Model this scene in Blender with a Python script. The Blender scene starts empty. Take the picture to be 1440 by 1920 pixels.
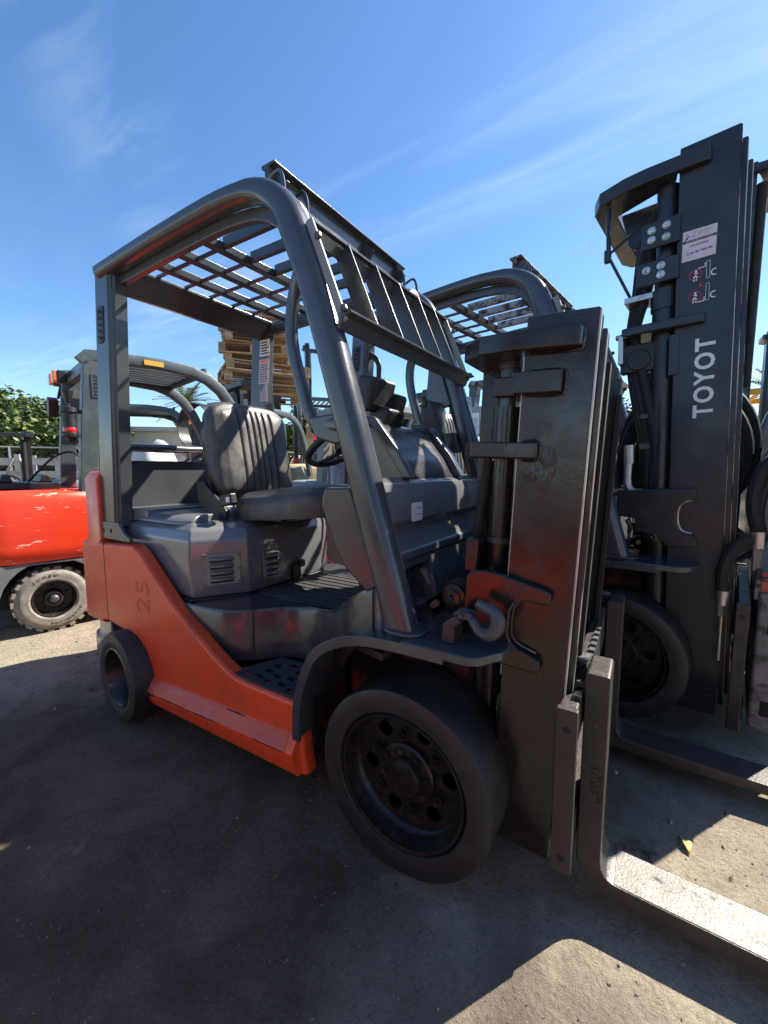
import bpy, bmesh, math, random
from mathutils import Vector, Matrix
rnd = random.Random(7)
C = bpy.context.scene.collection
sc = bpy.context.scene
R = math.radians

# ------------------------------------------------------------------ camera, sky, sun, exposure
cam_d = bpy.data.cameras.new("camera")
cam_d.sensor_fit = 'HORIZONTAL'; cam_d.sensor_width = 36.0; cam_d.lens = 773.85 / 1440 * 36.0
cam_d.clip_start = 0.05; cam_d.clip_end = 3000
cam = bpy.data.objects.new("camera", cam_d); C.objects.link(cam)
cam.location = (0.5325, -1.4055, 1.1293)
cam.rotation_euler = (R(90) - 0.1031, 0, 0.5654)
sc.camera = cam

SUN_EL, SUN_AZ = 45.0, 58.0                     # azimuth measured from +X towards +Y
sun_d = bpy.data.lights.new("sun", 'SUN'); sun_d.energy = 5.0; sun_d.angle = R(0.53); sun_d.color = (1.0, 0.93, 0.82)
sun = bpy.data.objects.new("sun", sun_d); C.objects.link(sun)
sdir = Vector((math.cos(R(SUN_EL)) * math.cos(R(SUN_AZ)), math.cos(R(SUN_EL)) * math.sin(R(SUN_AZ)), math.sin(R(SUN_EL))))
sun.rotation_euler = sdir.to_track_quat('Z', 'Y').to_euler()

world = bpy.data.worlds.new("World"); sc.world = world; world.use_nodes = True
wt = world.node_tree; wn = wt.nodes; wl = wt.links; wn.clear()
wout = wn.new('ShaderNodeOutputWorld'); wbg = wn.new('ShaderNodeBackground')
sky = wn.new('ShaderNodeTexSky'); sky.sky_type = 'NISHITA'; sky.sun_disc = False
sky.sun_elevation = R(SUN_EL); sky.sun_rotation = R(90 - SUN_AZ)
sky.air_density = 1.0; sky.dust_density = 0.25; sky.ozone_density = 3.6; sky.altitude = 100
# thin cirrus: direction projected on a high flat layer, stretched noise
tc = wn.new('ShaderNodeTexCoord'); sep = wn.new('ShaderNodeSeparateXYZ'); wl.new(tc.outputs['Generated'], sep.inputs[0])
def wm(op, a, b=None):
    n = wn.new('ShaderNodeMath'); n.operation = op
    for i, v in enumerate((a, b)):
        if v is None: continue
        if isinstance(v, (int, float)): n.inputs[i].default_value = v
        else: wl.new(v, n.inputs[i])
    return n.outputs[0]
zc = wm('MAXIMUM', sep.outputs[2], 0.06)
cx = wm('DIVIDE', sep.outputs[0], zc); cy = wm('DIVIDE', sep.outputs[1], zc)
comb = wn.new('ShaderNodeCombineXYZ'); wl.new(cx, comb.inputs[0]); wl.new(cy, comb.inputs[1])
def streak(rot, scale, seed, lo, hi, p0, n, wid, det=7):
    mp = wn.new('ShaderNodeMapping'); mp.inputs['Rotation'].default_value = (0, 0, R(rot)); mp.inputs['Scale'].default_value = scale; mp.inputs['Location'].default_value = (seed, seed * .37, 0)
    wl.new(comb.outputs[0], mp.inputs[0])
    n1 = wn.new('ShaderNodeTexNoise'); n1.inputs['Scale'].default_value = 1.6; n1.inputs['Detail'].default_value = det; n1.inputs['Roughness'].default_value = 0.58; n1.inputs['Distortion'].default_value = 0.8
    wl.new(mp.outputs[0], n1.inputs['Vector'])
    r1 = wn.new('ShaderNodeMapRange'); r1.interpolation_type = 'SMOOTHSTEP'; r1.inputs['From Min'].default_value = lo; r1.inputs['From Max'].default_value = hi; wl.new(n1.outputs[0], r1.inputs['Value'])
    if n is None: return r1.outputs[0]
    d = wm('ABSOLUTE', wm('ADD', wm('MULTIPLY', wm('SUBTRACT', cx, p0[0]), n[0]), wm('MULTIPLY', wm('SUBTRACT', cy, p0[1]), n[1])))
    r2 = wn.new('ShaderNodeMapRange'); r2.interpolation_type = 'SMOOTHSTEP'; r2.inputs['From Min'].default_value = wid; r2.inputs['From Max'].default_value = 0.0; wl.new(d, r2.inputs['Value'])
    return wm('MULTIPLY', r1.outputs[0], r2.outputs[0])
cA = streak(40, (0.7, 3.2, 1), 3.1, 0.42, 0.75, (-1.3, .60), (.65, .76), 0.26)
cB = streak(4, (0.5, 3.0, 1), 1.7, 0.33, 0.78, (-.3, 1.40), (.08, .997), 0.42)
cG = streak(15, (0.35, 1.4, 1), 5.3, 0.50, 0.90, None, None, 0, 5)
cl = wm('MINIMUM', wm('ADD', wm('ADD', wm('MULTIPLY', cA, 0.12), wm('MULTIPLY', cB, 0.19)), wm('MULTIPLY', cG, 0.05)), 0.6)
mixc = wn.new('ShaderNodeMixRGB'); mixc.inputs[2].default_value = (6.0, 6.6, 7.6, 1); wl.new(cl, mixc.inputs[0]); wl.new(sky.outputs[0], mixc.inputs[1])
hs = wn.new('ShaderNodeHueSaturation'); hs.inputs['Saturation'].default_value = 1.14; wl.new(mixc.outputs[0], hs.inputs['Color'])
wl.new(hs.outputs[0], wbg.inputs[0]); wbg.inputs[1].default_value = 0.088; wl.new(wbg.outputs[0], wout.inputs[0])

sc.view_settings.view_transform = 'Standard'; sc.view_settings.look = 'None'
sc.view_settings.gamma = 1.0; sc.view_settings.use_curve_mapping = False
sc.view_settings.exposure = 1.38
sc.cycles.max_bounces = 8; sc.cycles.use_denoising = True

# ------------------------------------------------------------------ materials
def mat(name, col, rough=0.5, metal=0.0, var=0.15, vscale=6.0, bump=0.0, bscale=60.0, wear=None, dirt=None, coat=0.0, spec=0.5, rvar=0.1, stretch=None, emit=None, trans=0.0, seed=0.0):
    m = bpy.data.materials.new(name); m.use_nodes = True
    nt = m.node_tree; N = nt.nodes; L = nt.links; b = N['Principled BSDF']
    b.inputs['Roughness'].default_value = rough; b.inputs['Metallic'].default_value = metal
    b.inputs['Coat Weight'].default_value = coat; b.inputs['Coat Roughness'].default_value = 0.12
    b.inputs['Specular IOR Level'].default_value = spec
    if trans: b.inputs['Transmission Weight'].default_value = trans
    t = N.new('ShaderNodeTexCoord'); vec = t.outputs['Object']
    mpn = N.new('ShaderNodeMapping'); mpn.inputs['Location'].default_value = (seed, seed * 1.7, seed * 0.6)
    if stretch: mpn.inputs['Scale'].default_value = stretch
    L.new(vec, mpn.inputs[0]); vec = mpn.outputs[0]
    def noise(scale, detail=5, rgh=0.6):
        n = N.new('ShaderNodeTexNoise'); n.inputs['Scale'].default_value = scale; n.inputs['Detail'].default_value = detail; n.inputs['Roughness'].default_value = rgh
        L.new(vec, n.inputs['Vector']); return n.outputs[0]
    def rng(v, a, b_, c=0.0, d=1.0):
        n = N.new('ShaderNodeMapRange'); n.inputs['From Min'].default_value = a; n.inputs['From Max'].default_value = b_; n.inputs['To Min'].default_value = c; n.inputs['To Max'].default_value = d
        L.new(v, n.inputs['Value']); return n.outputs[0]
    def mix(f, a, b_):
        n = N.new('ShaderNodeMixRGB'); L.new(f, n.inputs[0])
        for i, v in ((1, a), (2, b_)):
            if isinstance(v, tuple): n.inputs[i].default_value = (*v[:3], 1)
            else: L.new(v, n.inputs[i])
        return n.outputs[0]
    lo = tuple(max(0, c * (1 - var)) for c in col); hi = tuple(min(1, c * (1 + var)) for c in col)
    nz = noise(vscale)
    c = mix(rng(nz, 0.3, 0.7), lo, hi)
    rg = rng(noise(vscale * 2.3, 4), 0.3, 0.7, max(0.02, rough - rvar), min(1, rough + rvar))
    if dirt:      # (colour, scale, lo, hi)
        d = rng(noise(dirt[1], 6, 0.68), dirt[2], dirt[3]); c = mix(d, c, dirt[0])
        n = N.new('ShaderNodeMath'); n.operation = 'MULTIPLY_ADD'; n.use_clamp = True; L.new(d, n.inputs[0]); n.inputs[1].default_value = 0.35; L.new(rg, n.inputs[2]); rg = n.outputs[0]
    if wear:
        w = rng(noise(wear[1], 8, 0.72), wear[2], wear[3]); c = mix(w, c, wear[0])
    L.new(c, b.inputs['Base Color']); L.new(rg, b.inputs['Roughness'])
    if bump:
        bn = N.new('ShaderNodeBump'); bn.inputs['Strength'].default_value = bump; bn.inputs['Distance'].default_value = 0.004
        L.new(noise(bscale, 4), bn.inputs['Height']); L.new(bn.outputs[0], b.inputs['Normal'])
    if emit:
        b.inputs['Emission Color'].default_value = (*emit[0], 1); b.inputs['Emission Strength'].default_value = emit[1]
    return m

M = {}
M['orange'] = mat('orange_red_paint', (0.74, 0.080, 0.020), 0.33, var=0.12, vscale=3, bump=0.05, bscale=35, dirt=((0.30, 0.055, 0.025), 4.5, 0.55, 0.8), wear=((0.05, 0.03, 0.025), 16, 0.74, 0.76), spec=0.5)
M['scraped'] = mat('scraped_orange_paint', (0.52, 0.085, 0.05), 0.5, var=0.2, vscale=8, bump=0.3, bscale=60, wear=((0.06, 0.035, 0.03), 14, 0.62, 0.65), dirt=((0.62, 0.16, 0.10), 9, 0.45, 0.6), stretch=(0.5, 2, 2))
M['red'] = mat('red_truck_paint', (0.74, 0.045, 0.014), 0.33, var=0.08, vscale=2.5, bump=0.04, bscale=20, wear=((0.70, 0.50, 0.36), 8, 0.60, 0.615), dirt=((0.40, 0.06, 0.03), 3, 0.55, 0.85), stretch=(0.45, 0.45, 2.6), seed=3)
M['char'] = mat('charcoal_guard_paint', (0.050, 0.055, 0.061), 0.24, var=0.15, vscale=5, bump=0.06, bscale=90, wear=((0.10, 0.10, 0.10), 30, 0.73, 0.76), spec=0.6, coat=0.15, rvar=0.05)
M['hood'] = mat('grey_hood_paint', (0.150, 0.154, 0.160), 0.2, var=0.15, vscale=3, bump=0.05, bscale=14, dirt=((0.12, 0.11, 0.095), 5, 0.52, 0.85), wear=((0.16, 0.16, 0.15), 40, 0.75, 0.77), spec=0.6, coat=0.45, rvar=0.05)
M['cover'] = mat('dark_step_cover_paint', (0.045, 0.043, 0.047), 0.22, var=0.15, vscale=3, bump=0.16, bscale=7, dirt=((0.07, 0.062, 0.055), 6, 0.5, 0.85), spec=0.6, coat=0.15, rvar=0.05)
M['mast'] = mat('black_mast_paint', (0.019, 0.0135, 0.0115), 0.21, var=0.25, vscale=4, bump=0.22, bscale=22, dirt=((0.030, 0.024, 0.020), 5, 0.5, 0.85), spec=0.6)
M['mast2'] = mat('blue_black_mast_paint', (0.017, 0.021, 0.027), 0.3, var=0.2, vscale=4, bump=0.06, bscale=80, dirt=((0.035, 0.038, 0.042), 7, 0.5, 0.9), wear=((0.12, 0.075, 0.045), 22, 0.74, 0.77), spec=0.5)
M['edge'] = mat('sunlit_channel_edge', (0.46, 0.43, 0.39), 0.38, 0.45, var=0.35, vscale=20, dirt=((0.05, 0.04, 0.035), 18, 0.5, 0.6), stretch=(1, 1, 0.15))  # pale tone puts the sunlit glint of the flange edges into the colour
M['black'] = mat('black_plastic', (0.011, 0.011, 0.012), 0.45, var=0.2, bump=0.05, bscale=160, dirt=((0.05, 0.046, 0.04), 9, 0.55, 0.85))
M['dark'] = mat('sooty_steel', (0.010, 0.009, 0.009), 0.7, var=0.3, bump=0.2, bscale=40, dirt=((0.03, 0.024, 0.02), 12, 0.5, 0.7))
M['under'] = mat('dirty_red_chassis', (0.16, 0.026, 0.014), 0.6, var=0.4, vscale=9, bump=0.25, bscale=40, dirt=((0.008, 0.007, 0.007), 7, 0.40, 0.52))
M['rubber'] = mat('solid_rubber', (0.019, 0.018, 0.0175), 0.5, var=0.25, vscale=8, bump=0.25, bscale=70, dirt=((0.045, 0.040, 0.034), 10, 0.48, 0.85), wear=((0.08, 0.07, 0.06), 120, 0.72, 0.76))
M['dusty'] = mat('dusty_rubber', (0.24, 0.215, 0.18), 0.85, var=0.3, vscale=12, bump=0.4, bscale=60, dirt=((0.09, 0.08, 0.07), 14, 0.5, 0.8))
M['rim'] = mat('black_wheel_paint', (0.014, 0.012, 0.0115), 0.33, var=0.3, vscale=10, bump=0.15, bscale=60, dirt=((0.075, 0.04, 0.025), 14, 0.55, 0.8))
M['vinyl'] = mat('black_vinyl', (0.052, 0.047, 0.041), 0.42, var=0.2, vscale=6, bump=0.25, bscale=190, dirt=((0.17, 0.155, 0.13), 6, 0.50, 0.8))
M['mat'] = mat('ribbed_rubber_mat', (0.028, 0.027, 0.027), 0.75, var=0.3, bump=0.5, bscale=220, dirt=((0.10, 0.09, 0.075), 7, 0.5, 0.75))
M['fork'] = mat('worn_fork_steel', (0.046, 0.039, 0.034), 0.42, 0.15, var=0.2, vscale=12, bump=0.3, bscale=130, dirt=((0.03, 0.026, 0.023), 11, 0.6, 0.8), wear=((0.20, 0.19, 0.175), 45, 0.66, 0.74))
M['blade'] = mat('bare_blade_steel', (0.165, 0.154, 0.139), 0.5, 0.25, var=0.12, vscale=14, bump=0.5, bscale=150, dirt=((0.10, 0.085, 0.07), 26, 0.56, 0.68), wear=((0.30, 0.285, 0.265), 60, 0.58, 0.7))
M['steel'] = mat('galvanised_steel', (0.50, 0.50, 0.49), 0.35, 0.9, var=0.15, bump=0.05, dirt=((0.12, 0.10, 0.08), 20, 0.58, 0.75))
M['iron'] = mat('grey_cast_iron', (0.085, 0.085, 0.09), 0.45, 0.4, var=0.3, vscale=18, bump=0.35, bscale=90)
M['rust'] = mat('rusty_iron', (0.20, 0.085, 0.04), 0.8, var=0.5, vscale=20, bump=0.4, bscale=60, dirt=((0.04, 0.03, 0.025), 12, 0.5, 0.65))
M['hose'] = mat('hydraulic_hose', (0.012, 0.012, 0.012), 0.72, bump=0.1, bscale=200)
M['teal'] = mat('grey_green_guard_paint', (0.062, 0.082, 0.084), 0.42, var=0.12, bump=0.05, dirt=((0.13, 0.13, 0.12), 6, 0.55, 0.85))
M['white'] = mat('white_print', (0.74, 0.74, 0.74), 0.5, var=0.04)
M['label'] = mat('faded_label_paper', (0.60, 0.52, 0.57), 0.6, var=0.08, vscale=30)
M['ink'] = mat('dark_print', (0.02, 0.025, 0.05), 0.6)
M['greyprint'] = mat('pale_grey_print', (0.42, 0.38, 0.44), 0.6)
M['redprint'] = mat('red_print', (0.55, 0.03, 0.04), 0.5)
M['ghost'] = mat('darker_red_decal_ghost', (0.52, 0.052, 0.017), 0.42, var=0.25, vscale=30)
M['silver'] = mat('worn_silver_paint', (0.30, 0.29, 0.28), 0.5, 0.2, var=0.2, vscale=16, bump=0.15, dirt=((0.06, 0.06, 0.06), 18, 0.48, 0.56))
M['battered'] = mat('battered_white_paint', (0.20, 0.19, 0.175), 0.6, 0.1, var=0.25, vscale=14, bump=0.4, bscale=30, wear=((0.07, 0.065, 0.06), 11, 0.50, 0.58), stretch=(1, 1, 1.6))
M['amber'] = mat('amber_lens', (0.75, 0.16, 0.02), 0.25, var=0.1, coat=0.5)
M['lens_red'] = mat('red_lens', (0.60, 0.02, 0.03), 0.2, var=0.1, coat=0.6)
M['lens_clear'] = mat('ribbed_clear_lens', (0.45, 0.44, 0.42), 0.25, 0.3, var=0.3, vscale=60, bump=0.5, bscale=120, stretch=(1, 3, 0.3))
M['yellow'] = mat('yellow_paint', (0.72, 0.40, 0.03), 0.45, var=0.1, dirt=((0.30, 0.18, 0.05), 6, 0.55, 0.8))
M['lime'] = mat('lime_paint', (0.34, 0.50, 0.05), 0.45, var=0.1)
M['tan'] = mat('tan_paint', (0.52, 0.38, 0.19), 0.5, var=0.12, dirt=((0.22, 0.16, 0.09), 6, 0.55, 0.8))
M['ltgrey'] = mat('light_grey_green_paint', (0.24, 0.26, 0.25), 0.45, var=0.1, dirt=((0.12, 0.12, 0.11), 8, 0.55, 0.85))
M['blue'] = mat('blue_paint', (0.03, 0.14, 0.45), 0.5)
M['tarp'] = mat('white_tarp', (0.50, 0.48, 0.45), 0.7, var=0.12, vscale=5, bump=0.4, bscale=6)
M['stucco'] = mat('cream_wall', (0.60, 0.56, 0.48), 0.9, var=0.08, vscale=1.5, bump=0.3, bscale=8)
woodc = [(0.36, 0.22, 0.115), (0.42, 0.27, 0.14), (0.30, 0.20, 0.12), (0.46, 0.30, 0.17)]
for i, wc in enumerate(woodc):
    M['wood%d' % i] = mat('pallet_wood_%d' % i, wc, 0.8, var=0.3, vscale=5, bump=0.4, bscale=30, dirt=((0.14, 0.10, 0.075), 7, 0.52, 0.75), stretch=(1, 6, 6), seed=i * 3.1)
M['greywood'] = mat('bleached_wood', (0.46, 0.43, 0.38), 0.85, var=0.2, vscale=5, bump=0.4, bscale=30, dirt=((0.20, 0.17, 0.14), 8, 0.55, 0.75))
M['bark'] = mat('bark', (0.10, 0.07, 0.045), 0.9, var=0.3, vscale=14, bump=0.8, bscale=20)
for i, lc in enumerate([(0.075, 0.115, 0.020), (0.045, 0.085, 0.018), (0.11, 0.135, 0.030)]):
    m = mat('leaf_%d' % i, lc, 0.5, var=0.35, vscale=2.0); M['leaf%d' % i] = m
M['dryleaf'] = mat('dry_leaf', (0.50, 0.33, 0.08), 0.7, var=0.2, vscale=60)
M['stone'] = mat('gravel_stone', (0.24, 0.215, 0.175), 0.9, var=0.4, vscale=40)
# ------------------------------------------------------------------ mesh helpers
class MB:
    def __init__(s): s.v = []; s.f = []
    def add(s, vs, fs):
        o = len(s.v); s.v += [tuple(v) for v in vs]; s.f += [tuple(i + o for i in f) for f in fs]; return s
    def box(s, x0, x1, y0, y1, z0, z1):
        return s.add([(x, y, z) for x in (x0, x1) for y in (y0, y1) for z in (z0, z1)],
                     [(0, 1, 3, 2), (4, 6, 7, 5), (0, 4, 5, 1), (2, 3, 7, 6), (0, 2, 6, 4), (1, 5, 7, 3)])
    def obox(s, c, size, mx):
        c = Vector(c); h = [d / 2 for d in size]
        return s.add([c + mx @ Vector((x * h[0], y * h[1], z * h[2])) for x in (-1, 1) for y in (-1, 1) for z in (-1, 1)],
                     [(0, 1, 3, 2), (4, 6, 7, 5), (0, 4, 5, 1), (2, 3, 7, 6), (0, 2, 6, 4), (1, 5, 7, 3)])
    def beam(s, a, b, w, h, up=(0, 0, 1)):
        a = Vector(a); b = Vector(b); d = (b - a); l = d.length; d.normalize(); u = Vector(up)
        if abs(d.dot(u)) > 0.98: u = Vector((1, 0, 0))
        r = d.cross(u).normalized(); u = r.cross(d)
        mx = Matrix((d, r, u)).transposed()
        return s.obox((a + b) / 2, (l, w, h), mx)
    def prism(s, poly, ax, a, b):
        def P(p, t):
            return (t, p[0], p[1]) if ax == 'x' else (p[0], t, p[1]) if ax == 'y' else (p[0], p[1], t)
        n = len(poly)
        return s.add([P(p, a) for p in poly] + [P(p, b) for p in poly],
                     [tuple(range(n)), tuple(range(2 * n - 1, n - 1, -1))] + [(i, i + n, (i + 1) % n + n, (i + 1) % n) for i in range(n)])
    def loft(s, rings, cap=True, closed=True):
        n = len(rings[0]); vs = [p for r in rings for p in r]; fs = []
        for k in range(len(rings) - 1):
            for i in range(n if closed else n - 1):
                j = (i + 1) % n; fs.append((k * n + i, k * n + j, (k + 1) * n + j, (k + 1) * n + i))
        if cap: fs += [tuple(range(n)), tuple(range(len(vs) - 1, len(vs) - n - 1, -1))]
        return s.add(vs, fs)
    def sweep(s, path, prof, ref=(0, 1, 0), ks=None):
        """profile (a, b): a along the ref vector, b along ref x tangent"""
        path = [Vector(p) for p in path]; ref = Vector(ref); rings = []
        for i, p in enumerate(path):
            t = (path[min(i + 1, len(path) - 1)] - path[max(i - 1, 0)]).normalized()
            r = (ref - t * ref.dot(t)).normalized(); u = r.cross(t)
            k = 1.0
            if 0 < i < len(path) - 1:
                t0 = (p - path[i - 1]).normalized(); t1 = (path[i + 1] - p).normalized(); k = 1 / max(0.5, math.sqrt((1 + max(-1, min(1, t0.dot(t1)))) / 2))
            if ks: k *= ks[i]
            rings.append([p + r * a + u * (b * k) for a, b in prof])
        return s.loft(rings)
    def tube(s, path, r, n=10, rs=None):
        path = [Vector(p) for p in path]; rings = []; t = (path[1] - path[0]).normalized()
        u = t.orthogonal().normalized(); last = t
        for i, p in enumerate(path):
            t = (path[min(i + 1, len(path) - 1)] - path[max(i - 1, 0)]).normalized()
            u = (last.rotation_difference(t) @ u); u = (u - t * u.dot(t)).normalized(); last = t; w = t.cross(u)
            q = rs[i] if rs else r
            rings.append([p + (u * math.cos(2 * math.pi * k / n) + w * math.sin(2 * math.pi * k / n)) * q for k in range(n)])
        return s.loft(rings)
    def cyl(s, a, b, r, n=16, r2=None): return s.tube([a, b], r, n, [r, r2 if r2 is not None else r])
    def lathe(s, prof, o, axis, n=40, cap=True):
        """prof: (radius, distance along axis)"""
        o = Vector(o); ax = Vector(axis).normalized(); u = ax.orthogonal().normalized(); w = ax.cross(u)
        return s.loft([[o + ax * t + (u * math.cos(2 * math.pi * k / n) + w * math.sin(2 * math.pi * k / n)) * r for k in range(n)] for r, t in prof], cap)
    def ball(s, c, r, n=12, m=8, sc3=(1, 1, 1)):
        c = Vector(c); rings = []
        for i in range(1, m):
            a = math.pi * i / m
            rings.append([c + Vector((math.sin(a) * math.cos(2 * math.pi * k / n) * sc3[0], math.sin(a) * math.sin(2 * math.pi * k / n) * sc3[1], math.cos(a) * sc3[2])) * r for k in range(n)])
        return s.loft(rings)
    def map(s, fn): s.v = [tuple(fn(Vector(v))) for v in s.v]; return s
    def mirror_y(s):
        s.v = [(v[0], -v[1], v[2]) for v in s.v]; return s

def finish(me, smooth):
    bm = bmesh.new(); bm.from_mesh(me); bmesh.ops.recalc_face_normals(bm, faces=bm.faces); bm.to_mesh(me); bm.free()
    if smooth:
        me.polygons.foreach_set('use_smooth', [True] * len(me.polygons)); me.set_sharp_from_angle(angle=R(smooth))

def build(name, mb, m, parent=None, bevel=0.0, seg=2, smooth=32, sub=0, solid=0, blim=32):
    me = bpy.data.meshes.new(name); me.from_pydata(mb.v, [], mb.f); finish(me, smooth)
    me.materials.append(M[m] if isinstance(m, str) else m)
    o = bpy.data.objects.new(name, me); C.objects.link(o)
    if parent: o.parent = parent
    if solid:
        d = o.modifiers.new('solid', 'SOLIDIFY'); d.thickness = solid; d.offset = 0
    if bevel:
        d = o.modifiers.new('bevel', 'BEVEL'); d.width = bevel; d.segments = seg; d.limit_method = 'ANGLE'; d.angle_limit = R(blim); d.harden_normals = bool(smooth)
    if sub:
        d = o.modifiers.new('sub', 'SUBSURF'); d.levels = sub; d.render_levels = sub
    return o

def share(o, parent=None, name=None):
    c = o.copy(); C.objects.link(c)
    if name: c.name = name
    if parent is not None: c.parent = parent
    return c

def thing(name, label, cat, loc=(0, 0, 0), rz=0.0, group=None, scale=1.0):
    o = bpy.data.objects.new(name, None); C.objects.link(o); o.empty_display_size = 0.2
    o.location = loc; o.rotation_euler = (0, 0, rz); o.scale = (scale,) * 3
    o['label'] = label; o['category'] = cat
    if group: o['group'] = group
    return o
def tag(o, label, cat, group=None):
    o['label'] = label; o['category'] = cat
    if group: o['group'] = group
    return o

def copy_tree(src, parent=None, skip=()):
    c = src.copy(); C.objects.link(c)
    if parent is not None: c.parent = parent
    for ch in list(src.children):
        if ch.name.split('.')[0] in skip: continue
        copy_tree(ch, c, skip)
    return c

def rrect(w, h, r, n=4):
    out = []
    for cx, cy, a0 in ((w / 2 - r, h / 2 - r, 0), (-w / 2 + r, h / 2 - r, 90), (-w / 2 + r, -h / 2 + r, 180), (w / 2 - r, -h / 2 + r, 270)):
        for k in range(n + 1):
            a = R(a0 + 90 * k / n); out.append((cx + r * math.cos(a), cy + r * math.sin(a)))
    return out

def arc(c, r, a0, a1, n):
    return [(c[0] + r * math.cos(R(a0 + (a1 - a0) * k / n)), c[1] + r * math.sin(R(a0 + (a1 - a0) * k / n))) for k in range(n + 1)]

def spline(pts, n=6):
    P = [Vector(p) for p in pts]; out = []
    for i in range(len(P) - 1):
        p0 = P[max(i - 1, 0)]; p1 = P[i]; p2 = P[i + 1]; p3 = P[min(i + 2, len(P) - 1)]
        for k in range(n):
            t = k / n
            out.append(0.5 * ((2 * p1) + (p2 - p0) * t + (2 * p0 - 5 * p1 + 4 * p2 - p3) * t * t + (3 * p1 - p0 - 3 * p2 + p3) * t ** 3))
    return out + [P[-1]]

def holed(name, outer, holes, fn, thick, m, parent=None, smooth=30):
    """flat plate with real holes; 2D loops mapped to 3D by fn(u, v, w) with w the depth"""
    bm = bmesh.new(); es = []
    for lp in [outer] + holes:
        vs = [bm.verts.new((p[0], p[1], 0)) for p in lp]
        es += [bm.edges.new((vs[i], vs[(i + 1) % len(vs)])) for i in range(len(vs))]
    bmesh.ops.triangle_fill(bm, edges=es, use_beauty=True)
    r = bmesh.ops.extrude_face_region(bm, geom=bm.faces[:])
    for v in r['geom']:
        if isinstance(v, bmesh.types.BMVert): v.co.z = thick
    for v in bm.verts: v.co = Vector(fn(*v.co))
    bmesh.ops.recalc_face_normals(bm, faces=bm.faces)
    me = bpy.data.meshes.new(name); bm.to_mesh(me); bm.free(); finish(me, smooth)
    me.materials.append(M[m]); o = bpy.data.objects.new(name, me); C.objects.link(o)
    if parent: o.parent = parent
    return o

def text(name, s, size, m, mx, parent, thick=0.0006, bold=0.0, ax='CENTER', sx=1.0):
    cu = bpy.data.curves.new(name, 'FONT'); cu.body = s; cu.size = size; cu.extrude = thick; cu.offset = bold; cu.align_x = ax; cu.align_y = 'CENTER'; cu.resolution_u = 3
    t = bpy.data.objects.new(name, cu); C.objects.link(t)
    bpy.context.view_layer.update()
    me = bpy.data.meshes.new_from_object(t); bpy.data.objects.remove(t); bpy.data.curves.remove(cu)
    me.name = name; me.transform(mx @ Matrix.Diagonal((sx, 1, 1, 1)))
    me.materials.clear(); me.materials.append(M[m])
    o = bpy.data.objects.new(name, me); C.objects.link(o); o.parent = parent; return o

def frame(o, u, v):
    """matrix taking text plane (x, y) to directions u, v at o"""
    u = Vector(u).normalized(); v = Vector(v).normalized(); w = u.cross(v)
    m = Matrix((u, v, w)).transposed().to_4x4(); m.translation = Vector(o); return m
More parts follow.
